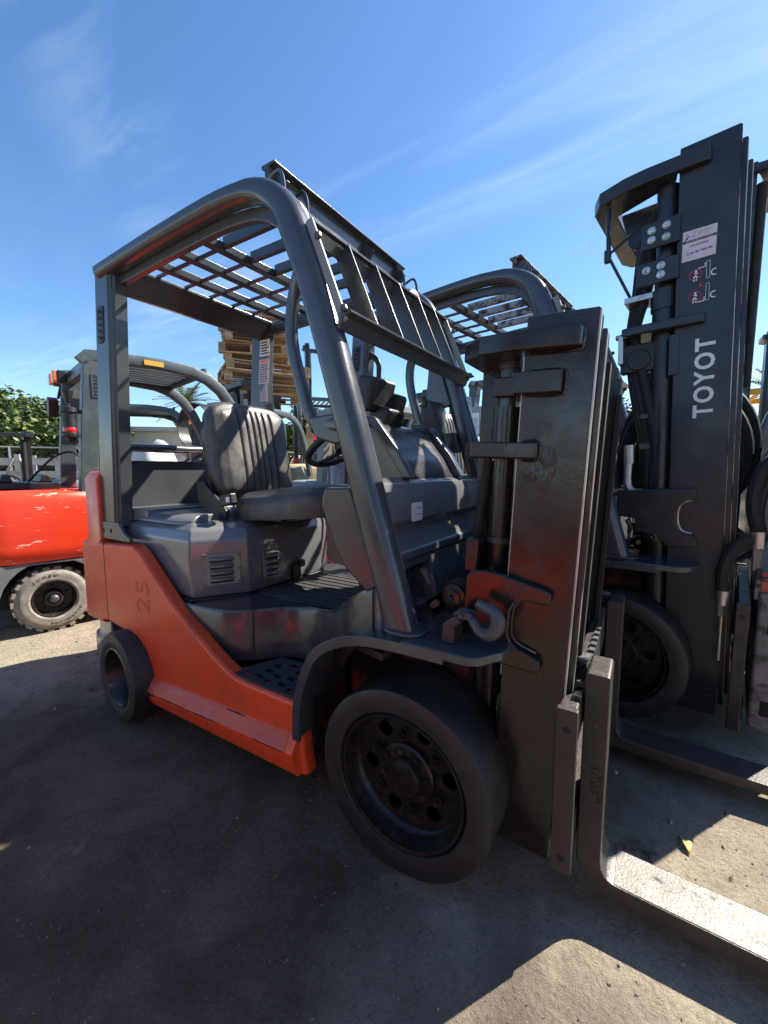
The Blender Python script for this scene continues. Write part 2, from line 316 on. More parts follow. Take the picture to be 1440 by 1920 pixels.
# ------------------------------------------------------------------ ground
def ground_material():
    m = bpy.data.materials.new('yard_surface'); m.use_nodes = True
    nt = m.node_tree; N = nt.nodes; L = nt.links; b = N['Principled BSDF']
    t = N.new('ShaderNodeTexCoord')
    def noise(s, d=6, r=0.6, dist=0.0):
        n = N.new('ShaderNodeTexNoise'); n.inputs['Scale'].default_value = s; n.inputs['Detail'].default_value = d; n.inputs['Roughness'].default_value = r; n.inputs['Distortion'].default_value = dist
        L.new(t.outputs['Object'], n.inputs['Vector']); return n.outputs[0]
    def rng(v, a, b_, c=0.0, d=1.0):
        n = N.new('ShaderNodeMapRange'); n.inputs['From Min'].default_value = a; n.inputs['From Max'].default_value = b_; n.inputs['To Min'].default_value = c; n.inputs['To Max'].default_value = d
        L.new(v, n.inputs['Value']); return n.outputs[0]
    def mix(f, a, b_, bt='MIX'):
        n = N.new('ShaderNodeMixRGB'); n.blend_type = bt
        if isinstance(f, float): n.inputs[0].default_value = f
        else: L.new(f, n.inputs[0])
        for i, v in ((1, a), (2, b_)):
            if isinstance(v, tuple): n.inputs[i].default_value = (*v, 1)
            else: L.new(v, n.inputs[i])
        return n.outputs[0]
    c = mix(rng(noise(1.3), 0.35, 0.65), (0.325, 0.275, 0.200), (0.440, 0.376, 0.275))
    c = mix(rng(noise(14, 8, 0.75), 0.40, 0.70), c, (0.245, 0.205, 0.152))            # trodden grime
    c = mix(rng(noise(0.55, 5, 0.65, 0.8), 0.46, 0.62), c, (0.150, 0.124, 0.095))        # oily patches
    c = mix(rng(noise(2.7, 7, 0.7, 0.4), 0.60, 0.70), c, (0.050, 0.043, 0.038))         # spills
    sp = N.new('ShaderNodeSeparateXYZ'); L.new(t.outputs['Object'], sp.inputs[0])
    def M2(op, a_, b_):
        n = N.new('ShaderNodeMath'); n.operation = op
        for i, v in enumerate((a_, b_)):
            if isinstance(v, (int, float)): n.inputs[i].default_value = v
            else: L.new(v, n.inputs[i])
        return n.outputs[0]
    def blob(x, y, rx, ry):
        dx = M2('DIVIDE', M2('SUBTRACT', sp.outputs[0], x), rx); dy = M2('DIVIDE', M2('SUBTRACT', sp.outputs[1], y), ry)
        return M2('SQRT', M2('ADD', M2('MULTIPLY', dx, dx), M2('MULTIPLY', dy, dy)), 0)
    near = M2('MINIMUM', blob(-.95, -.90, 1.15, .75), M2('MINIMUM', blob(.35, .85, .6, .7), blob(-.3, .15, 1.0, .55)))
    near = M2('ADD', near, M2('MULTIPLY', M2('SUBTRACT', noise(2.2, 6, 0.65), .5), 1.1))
    c = mix(rng(near, 1.12, .72), c, mix(rng(noise(3.2, 9, .72, .5), .36, .66), (0.090, 0.066, 0.048), (0.200, 0.156, 0.114)))       # soaked oil at the near side; shade under and between trucks painted in too
    c = mix(rng(noise(120, 3, 0.7), 0.63, 0.72), c, (0.36, 0.34, 0.30))               # pale grit
    c = mix(rng(noise(6, 9, 0.8), 0.70, 0.76), c, (0.36, 0.31, 0.22))                # dry dust flecks
    c = mix(rng(noise(85, 6, 0.8), 0.50, 0.66), c, mix(.55, c, (0.045, 0.038, 0.032)))       # dark grains
    c = mix(rng(noise(1.7, 8, 0.75, 0.6), 0.585, 0.66), c, mix(.45, c, (0.33, 0.285, 0.22)))    # wiped dust
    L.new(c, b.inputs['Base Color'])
    L.new(rng(noise(3), 0.3, 0.7, 0.75, 0.97), b.inputs['Roughness']); b.inputs['Specular IOR Level'].default_value = 0.12
    a = N.new('ShaderNodeMath'); a.operation = 'ADD'; L.new(noise(240, 4, 0.7), a.inputs[0])
    a2 = N.new('ShaderNodeMath'); a2.operation = 'MULTIPLY'; L.new(noise(52, 6, 0.7), a2.inputs[0]); a2.inputs[1].default_value = 1.5; L.new(a2.outputs[0], a.inputs[1])
    bn = N.new('ShaderNodeBump'); bn.inputs['Strength'].default_value = 0.75; bn.inputs['Distance'].default_value = 0.012
    L.new(a.outputs[0], bn.inputs['Height']); L.new(bn.outputs[0], b.inputs['Normal'])
    return m
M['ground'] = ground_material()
g = MB(); q = 600
g.add([(-q, -q, 0), (q, -q, 0), (q, q, 0), (-q, q, 0)], [(0, 1, 2, 3)])
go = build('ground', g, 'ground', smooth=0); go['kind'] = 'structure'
st = MB()
for i in range(9000):
    a = rnd.random()
    x = rnd.uniform(-5.5, 2.6); y = rnd.uniform(-1.9, 1.6) if a < .8 else rnd.uniform(-2.5, 6)
    s_ = rnd.choice((0.0016, 0.002, 0.0026, 0.0034)) * rnd.uniform(.7, 1.4) * (2.6 if rnd.random() < .03 else 1)
    vs = [(x + s_ * rnd.uniform(.6, 1.4) * math.cos(k * 2.1 + a), y + s_ * rnd.uniform(.6, 1.4) * math.sin(k * 2.1 + a), -0.0005) for k in range(3)]
    vs.append((x + s_ * rnd.uniform(-.4, .4), y + s_ * rnd.uniform(-.4, .4), s_ * rnd.uniform(.6, 1.3)))
    st.add(vs, [(0, 1, 3), (1, 2, 3), (2, 0, 3)])
so = build('gravel', st, 'stone', smooth=0); so['kind'] = 'stuff'; so['label'] = 'small pale stones scattered over the yard'

db = MB()
for i in range(170):
    x = rnd.uniform(-2.6, 1.3); y = rnd.uniform(-1.35, .3); s_ = rnd.uniform(.003, .009); a = rnd.uniform(0, 6.28)
    u = Vector((math.cos(a), math.sin(a), 0)); v = Vector((-u.y, u.x, 0)); p = Vector((x, y, 0)); l = rnd.uniform(.8, 3.2)
    db.add([p - u * s_ * l, p + v * s_ * .7, p + u * s_ * l * rnd.uniform(.6, 1), p - v * s_ * .6, p + Vector((0, 0, s_ * rnd.uniform(.5, 1)))], [(0, 1, 4), (1, 2, 4), (2, 3, 4), (3, 0, 4)])
do = build('debris', db, 'bark', smooth=0); do['kind'] = 'stuff'; do['label'] = 'dark chips and scraps scattered on the ground'

# ------------------------------------------------------------------ cushion forklift chassis (front axle at the origin, front towards +X, right side at -Y)
def wheel_big(parent, side):
    """front drive wheel; side -1 = right"""
    y = side * 0.5
    ax = (0, side, 0); o = (0, side * 0.5, 0.267)
    tp = [(0.196, -0.20), (0.255, -0.203), (0.265, -0.19), (0.267, -0.10), (0.266, -0.018), (0.262, -0.004), (0.255, 0.0), (0.225, 0.002), (0.201, -0.002), (0.196, -0.012)]
    w = build('wheel', MB().lathe([(0.196, -0.2), (0.196, -0.012), (0.190, -0.004), (0.184, -0.006), (0.181, -0.05), (0.172, -0.062), (0.166, -0.07), (0.16, -0.2)], o, ax, 64, cap=False), 'rim', parent, smooth=40)
    build('tyre', MB().lathe(tp + [tp[0]], o, ax, 72, cap=False), 'rubber', w, smooth=30)
    holes = [[(0.128 * math.cos(a) + 0.0235 * math.cos(b), 0.128 * math.sin(a) + 0.0235 * math.sin(b)) for b in [2 * math.pi * k / 14 for k in range(14)]] for a in [R(8 + 60 * k) for k in range(6)]]
    outer = [(0.169 * math.cos(2 * math.pi * k / 64), 0.169 * math.sin(2 * math.pi * k / 64)) for k in range(64)]
    holed('disc', outer, holes, lambda u, v, d: (o[0] + u, o[1] - side * (0.068 + d), o[2] + v), 0.012, 'rim', w)
    build('brake_drum', MB().lathe([(0.001, -0.12), (0.158, -0.12), (0.158, -0.19)], o, ax, 32, cap=False), 'dark', w)
    build('hub', MB().lathe([(0.086, -0.072), (0.086, -0.052), (0.080, -0.046), (0.056, -0.046), (0.054, -0.028), (0.050, -0.022), (0.0005, -0.021)], o, ax, 48, cap=False), 'rim', w, smooth=35)
    nuts = []
    for n, r0, rr, hh, d0, off in ((6, 0.108, 0.0165, 0.020, 0.068, 38), (8, 0.070, 0.0095, 0.010, 0.046, 10), (2, 0.034, 0.005, 0.004, 0.022, 60)):
        for k in range(n):
            a = R(off + 360 * k / n); c = Vector((o[0] + r0 * math.cos(a), o[1] - side * d0, o[2] + r0 * math.sin(a)))
            b = MB().lathe([(rr, 0), (rr, hh * .7), (rr * .8, hh)], c, ax, 6)
            if n == 6: b.lathe([(rr * 1.35, 0.0), (rr * 1.35, 0.004)], c, ax, 14); b.lathe([(rr * .5, hh), (rr * .45, hh * 1.5)], c, ax, 10)
            nuts.append(build('nut' if n > 2 else 'grease_nipple', b, 'rim', w, smooth=30))
    return w

def wheel_small(parent, side, steer=-0.09):
    o = Vector((-1.422, side * 0.565, 0.203)); ax = Vector((-math.sin(steer) * side, side * math.cos(steer), 0)) if side < 0 else Vector((-math.sin(steer), math.cos(steer), 0))
    tp = [(0.128, -0.15), (0.185, -0.152), (0.200, -0.135), (0.203, -0.08), (0.201, -0.02), (0.194, -0.003), (0.165, 0.002), (0.150, 0.001), (0.140, -0.004), (0.133, -0.004)]
    w = build('wheel', MB().lathe([(0.133, -0.15), (0.133, -0.004), (0.126, -0.001), (0.120, -0.008), (0.112, -0.06), (0.100, -0.085), (0.06, -0.095), (0.045, -0.09), (0.044, -0.06), (0.036, -0.05), (0.0005, -0.048)], o, ax, 48, cap=False), 'rim', parent, smooth=35)
    build('tyre', MB().lathe(tp + [tp[0]], o, ax, 56, cap=False), 'rubber', w, smooth=30)
    u = ax.orthogonal().normalized(); v = ax.cross(u)
    for k in range(6):
        c = o + (u * math.cos(k * math.pi / 3) + v * math.sin(k * math.pi / 3)) * 0.075 - ax * 0.092
        build('nut', MB().lathe([(0.010, 0), (0.010, 0.012)], c, ax, 6), 'rim', w)
    return w

def build_chassis(t):
    P = lambda n, mb, m, bev=0.004, **k: build(n, mb, m, t, bevel=bev, **k)
    both = (-1, 1)
    for s in both: wheel_big(t, s); wheel_small(t, s)
    # --- red lower body
    side = [(-1.83, .775), (-1.34, .80), (-1.285, .775), (-1.171, .68), (-1.063, .592), (-.925, .508), (-.80, .437), (-.738, .408), (-.69, .39), (-.63, .382), (-.366, .382),
            (-.358, .30), (-.352, .22), (-.335, .14), (-1.15, .118), (-1.195, .16), (-1.222, .21), (-1.262, .265), (-1.32, .315), (-1.40, .362), (-1.48, .392), (-1.60, .405), (-1.83, .39)]
    for s in both:
        b = MB().prism(side, 'y', s * 0.44, s * 0.50)
        P('side_panel', b, 'orange', 0.016, seg=3)
        build('panel_seam', MB().box(-1.602, -1.598, min(s * .49, s * .5006), max(s * .49, s * .5006), .41, .785), 'under', [c_ for c_ in t.children if c_.name.startswith('side_panel')][-1], smooth=0)
        rs = []
        for x, k in ((-1.236, 0), (-1.15, .1), (-.8, .45), (-.365, .9)):
            zt = .228 + .05 * k; rs.append([(x, s * .49, zt + .012), (x, s * .505, zt + .006), (x, s * .536, zt - .042), (x, s * .534, zt - .062), (x, s * .506, .112 + .03 * k), (x, s * .48, .112 + .03 * k)])
        rd = P('sill_ridge', MB().loft(rs), 'orange', 0.003)
        sp = []
        for x, k in ((-1.22, 0), (-1.0, .25), (-.7, .55), (-.40, .85)):
            zt = .228 + .05 * k; sp.append([(x, s * .5095, zt + .003), (x, s * .5365, zt - .0405), (x, s * .534, zt - .0425), (x, s * .508, zt - .001)])
        for x0_, l_, dz in ((-1.232, .075, -.050), (-1.12, .17, -.0435), (-.93, .20, -.043), (-.72, .10, .004), (-.55, .15, -.0425)):
            k0 = (x0_ + 1.236) / .871; k1 = (x0_ + l_ + 1.236) / .871; q_ = []
            for f in range(6):
                x = x0_ + l_ * f / 5; zt = .228 + .05 * min(.9, (x + 1.236) / .871 * .9); w_ = .0016 * math.sin(math.pi * (f + .3) / 5.6) * rnd.uniform(.4, 1.6) * (6 if dz < -.049 else 1)
                yy = .5378 if dz < 0 else .5100
                q_.append([(x, s * yy, zt + dz - w_), (x, s * yy, zt + dz + w_), (x, s * (yy - .003), zt + dz + w_), (x, s * (yy - .003), zt + dz - w_)])
            build('scrape', MB().loft(q_), 'dark', rd, smooth=0)
        build('scraped_edge', MB().loft(sp), 'scraped', rd, smooth=0)
    cw_plan = [(-1.652, -.488), (-1.77, -.488), (-1.85, -.455), (-1.915, -.38), (-1.955, -.26), (-1.97, 0), (-1.955, .26), (-1.915, .38), (-1.85, .455), (-1.77, .488), (-1.652, .488)]
    low = [(p[0] - (0.012 if p[0] < -1.7 else 0), p[1] * 1.022) for p in cw_plan]
    P('counterweight', MB().loft([[(*p, z) for p in pl] for pl, z in (([(a * .985 - .02, c_ * .96) for a, c_ in cw_plan], 1.118), (cw_plan, 1.085), (cw_plan, .80), (low, .77), (low, .40), ([(a, c_ * .98) for a, c_ in low], .385))]), 'orange', 0.014, seg=3, smooth=45)
    lo2 = [(p[0], p[1] * .955) for p in cw_plan]
    P('rear_bumper', MB().loft([[(*p, z) for p in lo2] for z in (.384, .30)] + [[(a - .02, b_ * 1.03, z) for a, b_ in lo2] for z in (.285, .17)]), 'hood', 0.008, smooth=30)
    P('chassis_frame', MB().box(-1.66, -.37, -.225, .225, .14, .56), 'dark', 0.01)
    P('rear_axle', MB().box(-1.47, -1.37, -.42, .42, .15, .27), 'dark', 0.02)
    P('front_axle', MB().box(-.34, .11, -.262, .262, .16, .64).box(-.06, .06, -.30, .30, .20, .33), 'under', 0.012)
    P('wheel_well_wall', MB().box(-.372, -.345, -.45, -.27, .16, .385), 'under', 0.004)
    P('wheel_well_wall', MB().box(-.372, -.345, .27, .45, .16, .385), 'under', 0.004)
    # --- engine hood with chamfered front
    def ring(z, d, f=0.0):
        return [(-1.66, -.43 + d, z), (-1.03 - f, -.43 + d, z), (-.905 - f - d * .5, -.235 + d * .5, z), (-.895 - f - d * .5, 0, z), (-.905 - f - d * .5, .235 - d * .5, z), (-1.03 - f, .43 - d, z), (-1.66, .43 - d, z)]
    P('engine_hood', MB().loft([ring(.592, .012), ring(.61, .004), ring(.76, -.004), ring(.835, .004, .004), ring(.872, .022, .02), ring(.897, .055, .05), ring(.905, .11, .09)]), 'hood', 0.020, seg=3, smooth=22, blim=15)
    P('hood_shoulder', MB().loft([[(x, y * w, z) for x, y in ((-1.66, -1), (-1.20, -1), (-1.10, -.93), (-1.09, 0), (-1.10, .93), (-1.20, 1), (-1.66, 1))] for w, z in ((.40, .89), (.395, .905), (.37, .925), (.33, .932))]), 'hood', 0.01, seg=3, smooth=50)
    P('hood_seam', MB().prism([(-1.6, -.436), (-1.027, -.436), (-.900, -.238), (-.900, .238), (-1.027, .436), (-1.6, .436)], 'z', .580, .594), 'black', 0.003)
    u = Vector((.065, .075, 0)).normalized(); c = Vector((-.967, -.349, .70))
    # louvre panels: one on the chamfer, one on the front face
    def louvre(cen, uu, w, h, n, slot):
        nn = uu.cross(Vector((0, 0, 1)))
        fr = build('louvre_panel', MB().obox(cen, (w, .006, h), Matrix((uu, -nn, Vector((0, 0, 1)))).transposed()), 'hood', t, bevel=.002)
        for k in range(n):
            z = (k - (n - 1) / 2) * h * .215
            mx = Matrix((uu, -nn, Vector((0, 0, 1)))).transposed()
            prof = [(.0, -.011), (.013, -.004), (.014, .004), (.0, .011)]
            a_ = cen + Vector((0, 0, z)) - uu * slot / 2; e_ = cen + Vector((0, 0, z)) + uu * slot / 2
            rings = []
            for p_, q_ in ((a_, .3), (a_ + uu * .012, 1), (e_ - uu * .012, 1), (e_, .3)):
                rings.append([p_ + nn * (.002 + d_ * q_) + Vector((0, 0, z_ * (.5 + .5 * q_))) for d_, z_ in prof])
            build('louvre', MB().loft(rings), 'hood', fr, smooth=40)
            build('louvre_slot', MB().obox(cen + Vector((0, 0, z - .0125)) + nn * .0035, (slot * .9, .003, .006), mx), 'dark', fr)
        for sx in (-1, 1):
            for sz in (-1, 0, 1):
                cc = cen + uu * (sx * w * .45) + Vector((0, 0, sz * h * .43)); build('screw', MB().lathe([(.004, .002), (.004, .006)], cc, nn, 8), 'iron', fr)
    louvre(Vector((-.9635, -.3285, .712)) + Vector((.842, -.54, 0)) * .0045, Vector((.125, .195, 0)).normalized(), .150, .135, 4, .100)
    louvre(Vector((-.894, -.115, .70)), Vector((0.03, 1, 0)).normalized(), .10, .125, 4, .075)
    P('hood_latch', MB().box(-.895, -.872, .0, .055, .60, .675).box(-.89, -.862, .035, .075, .655, .69), 'black', 0.008, seg=3)
    P('rear_shelf', MB().box(-1.648, -1.40, -.395, .395, .90, .945), 'hood', 0.008)
    P('rear_panel', MB().prism([(-1.648, .93), (-1.60, .945), (-1.612, 1.172), (-1.648, 1.172)], 'y', -.40, .40), 'char', 0.004)
    P('tank_rail', MB().cyl((-1.575, -.40, 1.235), (-1.575, .40, 1.235), .021, 16).cyl((-1.575, -.39, 1.235), (-1.575, -.372, 1.235), .028, 16), 'char', 0.0)
    for yy in (-.375, .375): P('tank_rail_arm', MB().beam((-1.575, yy, 1.235), (-1.63, yy, 1.06), .03, .03), 'char', 0.003)
    # --- step and floor
    path = [(-1.10, -.462, .385, .583), (-.86, -.448, .385, .585), (-.745, -.396, .385, .586), (-.66, -.285, .385, .588), (-.58, -.252, .385, .590), (-.47, -.262, .385, .60), (-.36, -.32, .385, .635), (-.27, -.405, .50, .70), (-.16, -.452, .62, .775), (-.09, -.462, .66, .80)]
    for s in both:
        def dense(ps):
            o_ = []
            for i in range(len(ps) - 1):
                for k in range(4):
                    f = k / 4; o_.append(tuple(ps[i][j] * (1 - f) + ps[i + 1][j] * f for j in range(4)))
            return o_ + [ps[-1]]
        sm = []
        dp = dense(path)
        for i in range(len(dp)):
            w_ = dp[max(0, i - 2):i + 3]; sm.append(tuple(sum(q_[j] for q_ in w_) / len(w_) for j in range(4)))
        cut = min(range(len(sm)), key=lambda i: abs(sm[i][0] + .715))
        for nm, seg_ in (('step_cover_rear', sm[:cut] + [tuple(sm[cut - 1][j] * .12 + sm[cut][j] * .88 for j in range(4))]), ('step_cover_front', sm[cut:])):
            seg_ = [(a, (b_ if s < 0 else -b_), c_, d_) for a, b_, c_, d_ in seg_]
            rs = []
            for i, (x, y, z0, z1) in enumerate(seg_):
                nx, ny = (0.0, -s * .02)
                rs.append([(x, y, z0), (x, y, z1 - .014), (x + nx * .35, y + ny * .35, z1), (x + nx, y + ny, z1), (x + nx, y + ny, z0)])
            P(nm, MB().loft(rs), 'cover', 0.0, smooth=50)
        def slot(x, y, w, h): return [(x - w, y - h), (x + w, y - h), (x + w, y + h), (x - w, y + h)]
        hs_ = []
        for i, (x, ys) in enumerate(((-.655, (-.455,)), (-.60, (-.45, -.405, -.36)), (-.545, (-.462, -.418, -.33)), (-.49, (-.45, -.405, -.36, -.318)), (-.435, (-.462, -.418, -.375, -.335)))):
            for y in ys: hs_.append(slot(x, -s * y, .017, .010))
        out = [(-.735, s * .488), (-.69, s * .42), (-.64, s * .30), (-.40, s * .29), (-.385, s * .488)]
        holed('step_plate', out, hs_, lambda a, b_, d: (a, b_, .392 - d), .012, 'cover', t)
        P('step_tray', MB().box(-.74, -.38, min(s * .25, s * .485), max(s * .25, s * .485), .30, .34), 'dark', 0)
    fl = [(-1.0, -.44), (-.86, -.43), (-.74, -.375), (-.65, -.262), (-.58, -.235), (-.47, -.245), (-.36, -.30), (-.27, -.38), (-.10, -.42), (-.10, .42), (-.27, .38), (-.36, .30), (-.47, .245), (-.58, .235), (-.65, .262), (-.74, .375), (-.86, .43), (-1.0, .44)]
    P('floor_plate', MB().prism(fl, 'z', .56, .586), 'cover', 0.004)
    mt = P('floor_mat', MB().prism([(-.885, -.205), (-.64, -.215), (-.60, -.20), (-.42, -.20), (-.42, .20), (-.885, .20)], 'z', .5862, .594), 'mat', 0.002)
    for k in range(9):
        build('mat_rib', MB().box(-.87, -.43, -.18 + k * .045 - .006, -.18 + k * .045 + .006, .594, .5975), 'mat', mt)
    # --- front cowl
    prof = [(-.17, 1.10), (-.145, 1.103), (-.112, 1.088), (-.100, 1.06), (-.096, .968), (-.118, .950), (-.122, .930), (-.098, .876), (-.088, .868), (-.088, .846), (-.096, .838), (-.17, .838)]
    co = P('front_cowl', MB().prism(prof, 'y', -.452, .452), 'hood', 0.007, seg=3)
    lowp = [(-.15, .837), (-.10, .837), (-.078, .70), (-.078, .655), (-.13, .655)]
    build('lower_cowl', MB().prism(lowp, 'y', -.45, -.315), 'hood', co, bevel=.01, seg=3)
    build('lower_cowl', MB().prism(lowp, 'y', -.105, .45), 'hood', co, bevel=.01, seg=3)
    build('cavity_lintel', MB().prism([(-.15, .836), (-.10, .836), (-.097, .812), (-.15, .812)], 'y', -.314, -.106), 'hood', co, bevel=.004)
    build('cowl_cavity', MB().box(-.24, -.22, -.34, -.08, .60, .83), 'dark', co)
    build('cavity_hose', MB().tube(spline([(-.14, -.30, .66), (-.12, -.24, .74), (-.13, -.19, .785), (-.16, -.14, .76), (-.17, -.11, .68)]), .012, 8).tube(spline([(-.17, -.30, .70), (-.15, -.22, .79), (-.16, -.15, .70)]), .010, 8), 'hose', co)
    build('cavity_fitting', MB().cyl((-.13, -.20, .775), (-.13, -.155, .785), .014, 8).box(-.16, -.12, -.17, -.14, .72, .75), 'iron', co, bevel=.002)
    stk = build('sticker', MB().prism([(a - .213, b_ + .992) for a, b_ in rrect(.072, .060, .008, 3)], 'x', -.0975, -.0945), 'white', co, smooth=0)
    text('sticker_text', 'HYBRID', .0105, 'greyprint', frame((-.0940, -.200, 1.004), (0, 1, 0), (0, 0, 1)), stk)
    text('sticker_text', 'CONTROLE', .0085, 'greyprint', frame((-.0940, -.200, .983), (0, 1, 0), (0, 0, 1)), stk)
    build('sticker_mark', MB().prism([(-.238, .998), (-.230, 1.012), (-.233, .996), (-.227, .978)], 'x', -.0945, -.0940), 'greyprint', stk, smooth=0)
    for s in both:
        pl = [(-.293, 1.045), (-.282, 1.075), (-.185, 1.078), (-.088, .80), (-.128, .775), (-.215, .845), (-.255, .925), (-.296, 1.02)]
        P('cowl_wing', MB().prism(pl, 'y', s * .395, s * .458), 'cover', 0.010, seg=3)
    # --- dash, column, wheel, display
    con = [(-.13, 1.095), (-.17, 1.17), (-.26, 1.285), (-.33, 1.305), (-.37, 1.26), (-.33, 1.12), (-.29, .95), (-.26, .60), (-.12, .60)]
    P('dash_console', MB().prism(con, 'y', -.20, .175), 'cover', 0.02, seg=3)
    trim = [(-.10, 1.098), (-.155, 1.19), (-.25, 1.305), (-.335, 1.325), (-.335, 1.30), (-.26, 1.275), (-.18, 1.16), (-.14, 1.098)]
    P('dash_trim', MB().prism(trim, 'y', .178, .235), 'char', 0.008); P('dash_trim', MB().prism(trim, 'y', -.235, -.203), 'char', 0.008)
    dm = Matrix.Rotation(R(14), 3, 'Y') @ Matrix.Rotation(R(-8), 3, 'Z')
    ds = build('display', MB().obox((-.345, -.085, 1.405), (.075, .135, .125), dm), 'black', t, bevel=.012, seg=3)
    build('display_back', MB().obox((-.3075, -.085, 1.405), (.012, .108, .095), dm), 'black', ds, bevel=.006)
    P('display_mount', MB().obox((-.32, -.05, 1.315), (.09, .12, .10), Matrix.Rotation(R(20), 3, 'Y')).obox((-.30, -.02, 1.36), (.07, .05, .11), Matrix.Rotation(R(20), 3, 'Y')), 'black', 0.015, seg=3)
    P('steering_column', MB().cyl((-.34, -.01, 1.12), (-.52, -.01, 1.225), .035, 14), 'black', 0)
    ctr = Vector((-.545, -.01, 1.235)); nrm = Vector((-.50, 0, .86)).normalized(); uu = Vector((0, 1, 0)); vv = nrm.cross(uu)
    loop = [ctr + (uu * math.cos(2 * math.pi * k / 40) + vv * math.sin(2 * math.pi * k / 40)) * .165 for k in range(41)]
    sw = P('steering_wheel', MB().tube(loop, .0145, 10), 'black', 0)
    for a in (90, 210, 330):
        build('spoke', MB().beam(ctr - nrm * .02, ctr + (uu * math.cos(R(a)) + vv * math.sin(R(a))) * .155, .03, .012, nrm), 'black', sw, bevel=.003)
    build('horn_button', MB().lathe([(.05, -.02), (.048, .008), (.03, .016), (.001, .018)], ctr, nrm, 20, cap=False), 'black', sw)
    build('spinner_knob', MB().cyl(ctr + uu * -.15 + nrm * .01, ctr + uu * -.15 + nrm * .05, .008, 8).ball(ctr + uu * -.15 + nrm * .06, .021), 'black', sw)
    for k, yy in enumerate((.13, .18)):
        P('lever', MB().tube([(-.36, yy, 1.13), (-.42, yy, 1.22), (-.46, yy + .01, 1.29)], .006, 8).ball((-.465, yy + .01, 1.305), .018, 10, 6), 'black', 0)
    # --- fenders and floor brackets
    for s in both:
        fp = [(-.360, .28), (-.354, .40), (-.318, .515), (-.268, .585), (-.20, .632), (-.11, .662), (0, .672), (.14, .674)]
        pp = spline([(a, 0, b_) for a, b_ in fp], 3)
        P('fender', MB().sweep([(p.x, s * .40, p.z) for p in pp], [(-.118, -.008), (.118, -.008), (.118, .008), (-.118, .008)]), 'char', 0.003)
        P('tow_plate', MB().prism([(.02, s * .27), (.02, s * .5245), (.195, s * .5245), (.225, s * .510), (.262, s * .452), (.268, s * .43), (.262, s * .27)], 'z', .668, .692), 'char', 0.005)
        P('leg_foot', MB().prism([(a - .0, b_ + s * .452) for a, b_ in rrect(.125, .105, .045, 5)], 'z', .6915, .702), 'char', 0.004)
        P('fender_lip', MB().sweep([(p.x + (.006 if p.x < -.3 else 0), s * .519, p.z - .004) for p in pp], [(-.006, -.018), (.006, -.018), (.006, .012), (-.006, .012)]), 'char', 0.002)
    # --- overhead guard
    for s in both:
        q_ = [(-.002, .665), (-.12, 1.06), (-.238, 1.45), (-.318, 1.683), (-.382, 1.835)]
        cur = [(-.405, 1.885), (-.437, 1.925), (-.485, 1.962), (-.54, 1.985), (-.60, 1.997)]
        tail = [(-.75, 2.008), (-1.1, 2.002), (-1.535, 1.985)]
        pts = [(p.x, p.z) for p in spline([(a, 0, b_) for a, b_ in q_ + cur + tail], 3)]
        prof = rrect(.075, .088, .028, 4)
        fr = P('guard_frame', MB().sweep([(a, s * .455, b_) for a, b_ in pts], prof, (0, 1, 0), [min(1, max(.62, 1 - (k - 12) * .0235)) for k in range(len(pts))]), 'char', 0.0, smooth=40)
        inn = [(a - .022, b_ - .03) for a, b_ in pts[6:]]
        build('inner_lip', MB().sweep([(a - .012 * max(0, 1 - i / 14), s * .416, b_ - .012 * min(1, i / 14)) for i, (a, b_) in enumerate(inn)], [(-.014, -.020), (.014, -.020), (.014, .020), (-.014, .020)], (0, 1, 0)), 'char', fr, bevel=.004)
        # rear post: channel section, leaning forward
        def post(zz, x0, x1, y0, y1):
            return [(x0, y0, zz), (x1, y0, zz), (x1, y1, zz), (x0, y1, zz)]
        rp = MB().loft([[(x0, s * .47, z), (x1 - .02, s * .47, z), (x1 - .02, s * .462, z), (x1 - .008, s * .462, z), (x1 - .008, s * .452, z), (x1 + .004, s * .452, z), (x1 + .004, s * .398, z), (x0, s * .398, z)] for z, x0, x1 in ((.86, -1.675, -1.525), (1.2, -1.645, -1.502), (1.6, -1.610, -1.475), (1.985, -1.575, -1.445))])
        pst = P('rear_post', rp, 'char', 0.004)
        foot = MB().prism([(-1.68, .885), (-1.675, .802), (-1.40, .802), (-1.40, .82), (-1.455, .84), (-1.495, .885)], 'y', s * .462, s * .478)
        ft = build('post_foot', foot, 'char', pst, bevel=.004)
        for xx in (-1.635, -1.565): build('bolt_hole', MB().cyl((xx, s * .4785, .843), (xx, s * .470, .843), .011, 12), 'dark', ft)
        # ventilation insert
        vs_ = build('vent_insert', MB().prism([(a - 1.546 + (b_) * .09, b_ + 1.765) for a, b_ in rrect(.055, .155, .012, 3)], 'y', s * .468, s * .4735), 'black', pst, bevel=.001)
        for k in range(5):
            build('vent_slot', MB().obox((-1.546 + (k - 2) * .0024, s * .4735, 1.765 + (k - 2) * .027), (.032, .004, .013), Matrix.Rotation(R(14), 3, 'Y')), 'dark', vs_)
        # grab handle
        hp = spline([(-.395, s * .418, 1.745), (-.44, s * .40, 1.685), (-.462, s * .395, 1.60), (-.455, s * .395, 1.51), (-.42, s * .395, 1.39), (-.388, s * .397, 1.305), (-.35, s * .40, 1.275), (-.25, s * .42, 1.262)], 4)
        P('grab_handle', MB().sweep(hp, rrect(.030, .042, .013, 4), (0, 1, 0)), 'char', 0, smooth=40)
        P('handle_bracket', MB().prism([(-.375, 1.292), (-.225, 1.300), (-.20, 1.205), (-.27, 1.205), (-.345, 1.225)], 'y', s * .39, s * .425), 'cover', 0.008)
        # bolted grid rail along the front leg
        P('grid_rail', MB().beam((-.318, s * .462, 1.835), (-.196, s * .462, 1.535), .010, .026, (1, 0, .3)), 'ltgrey', 0.003)
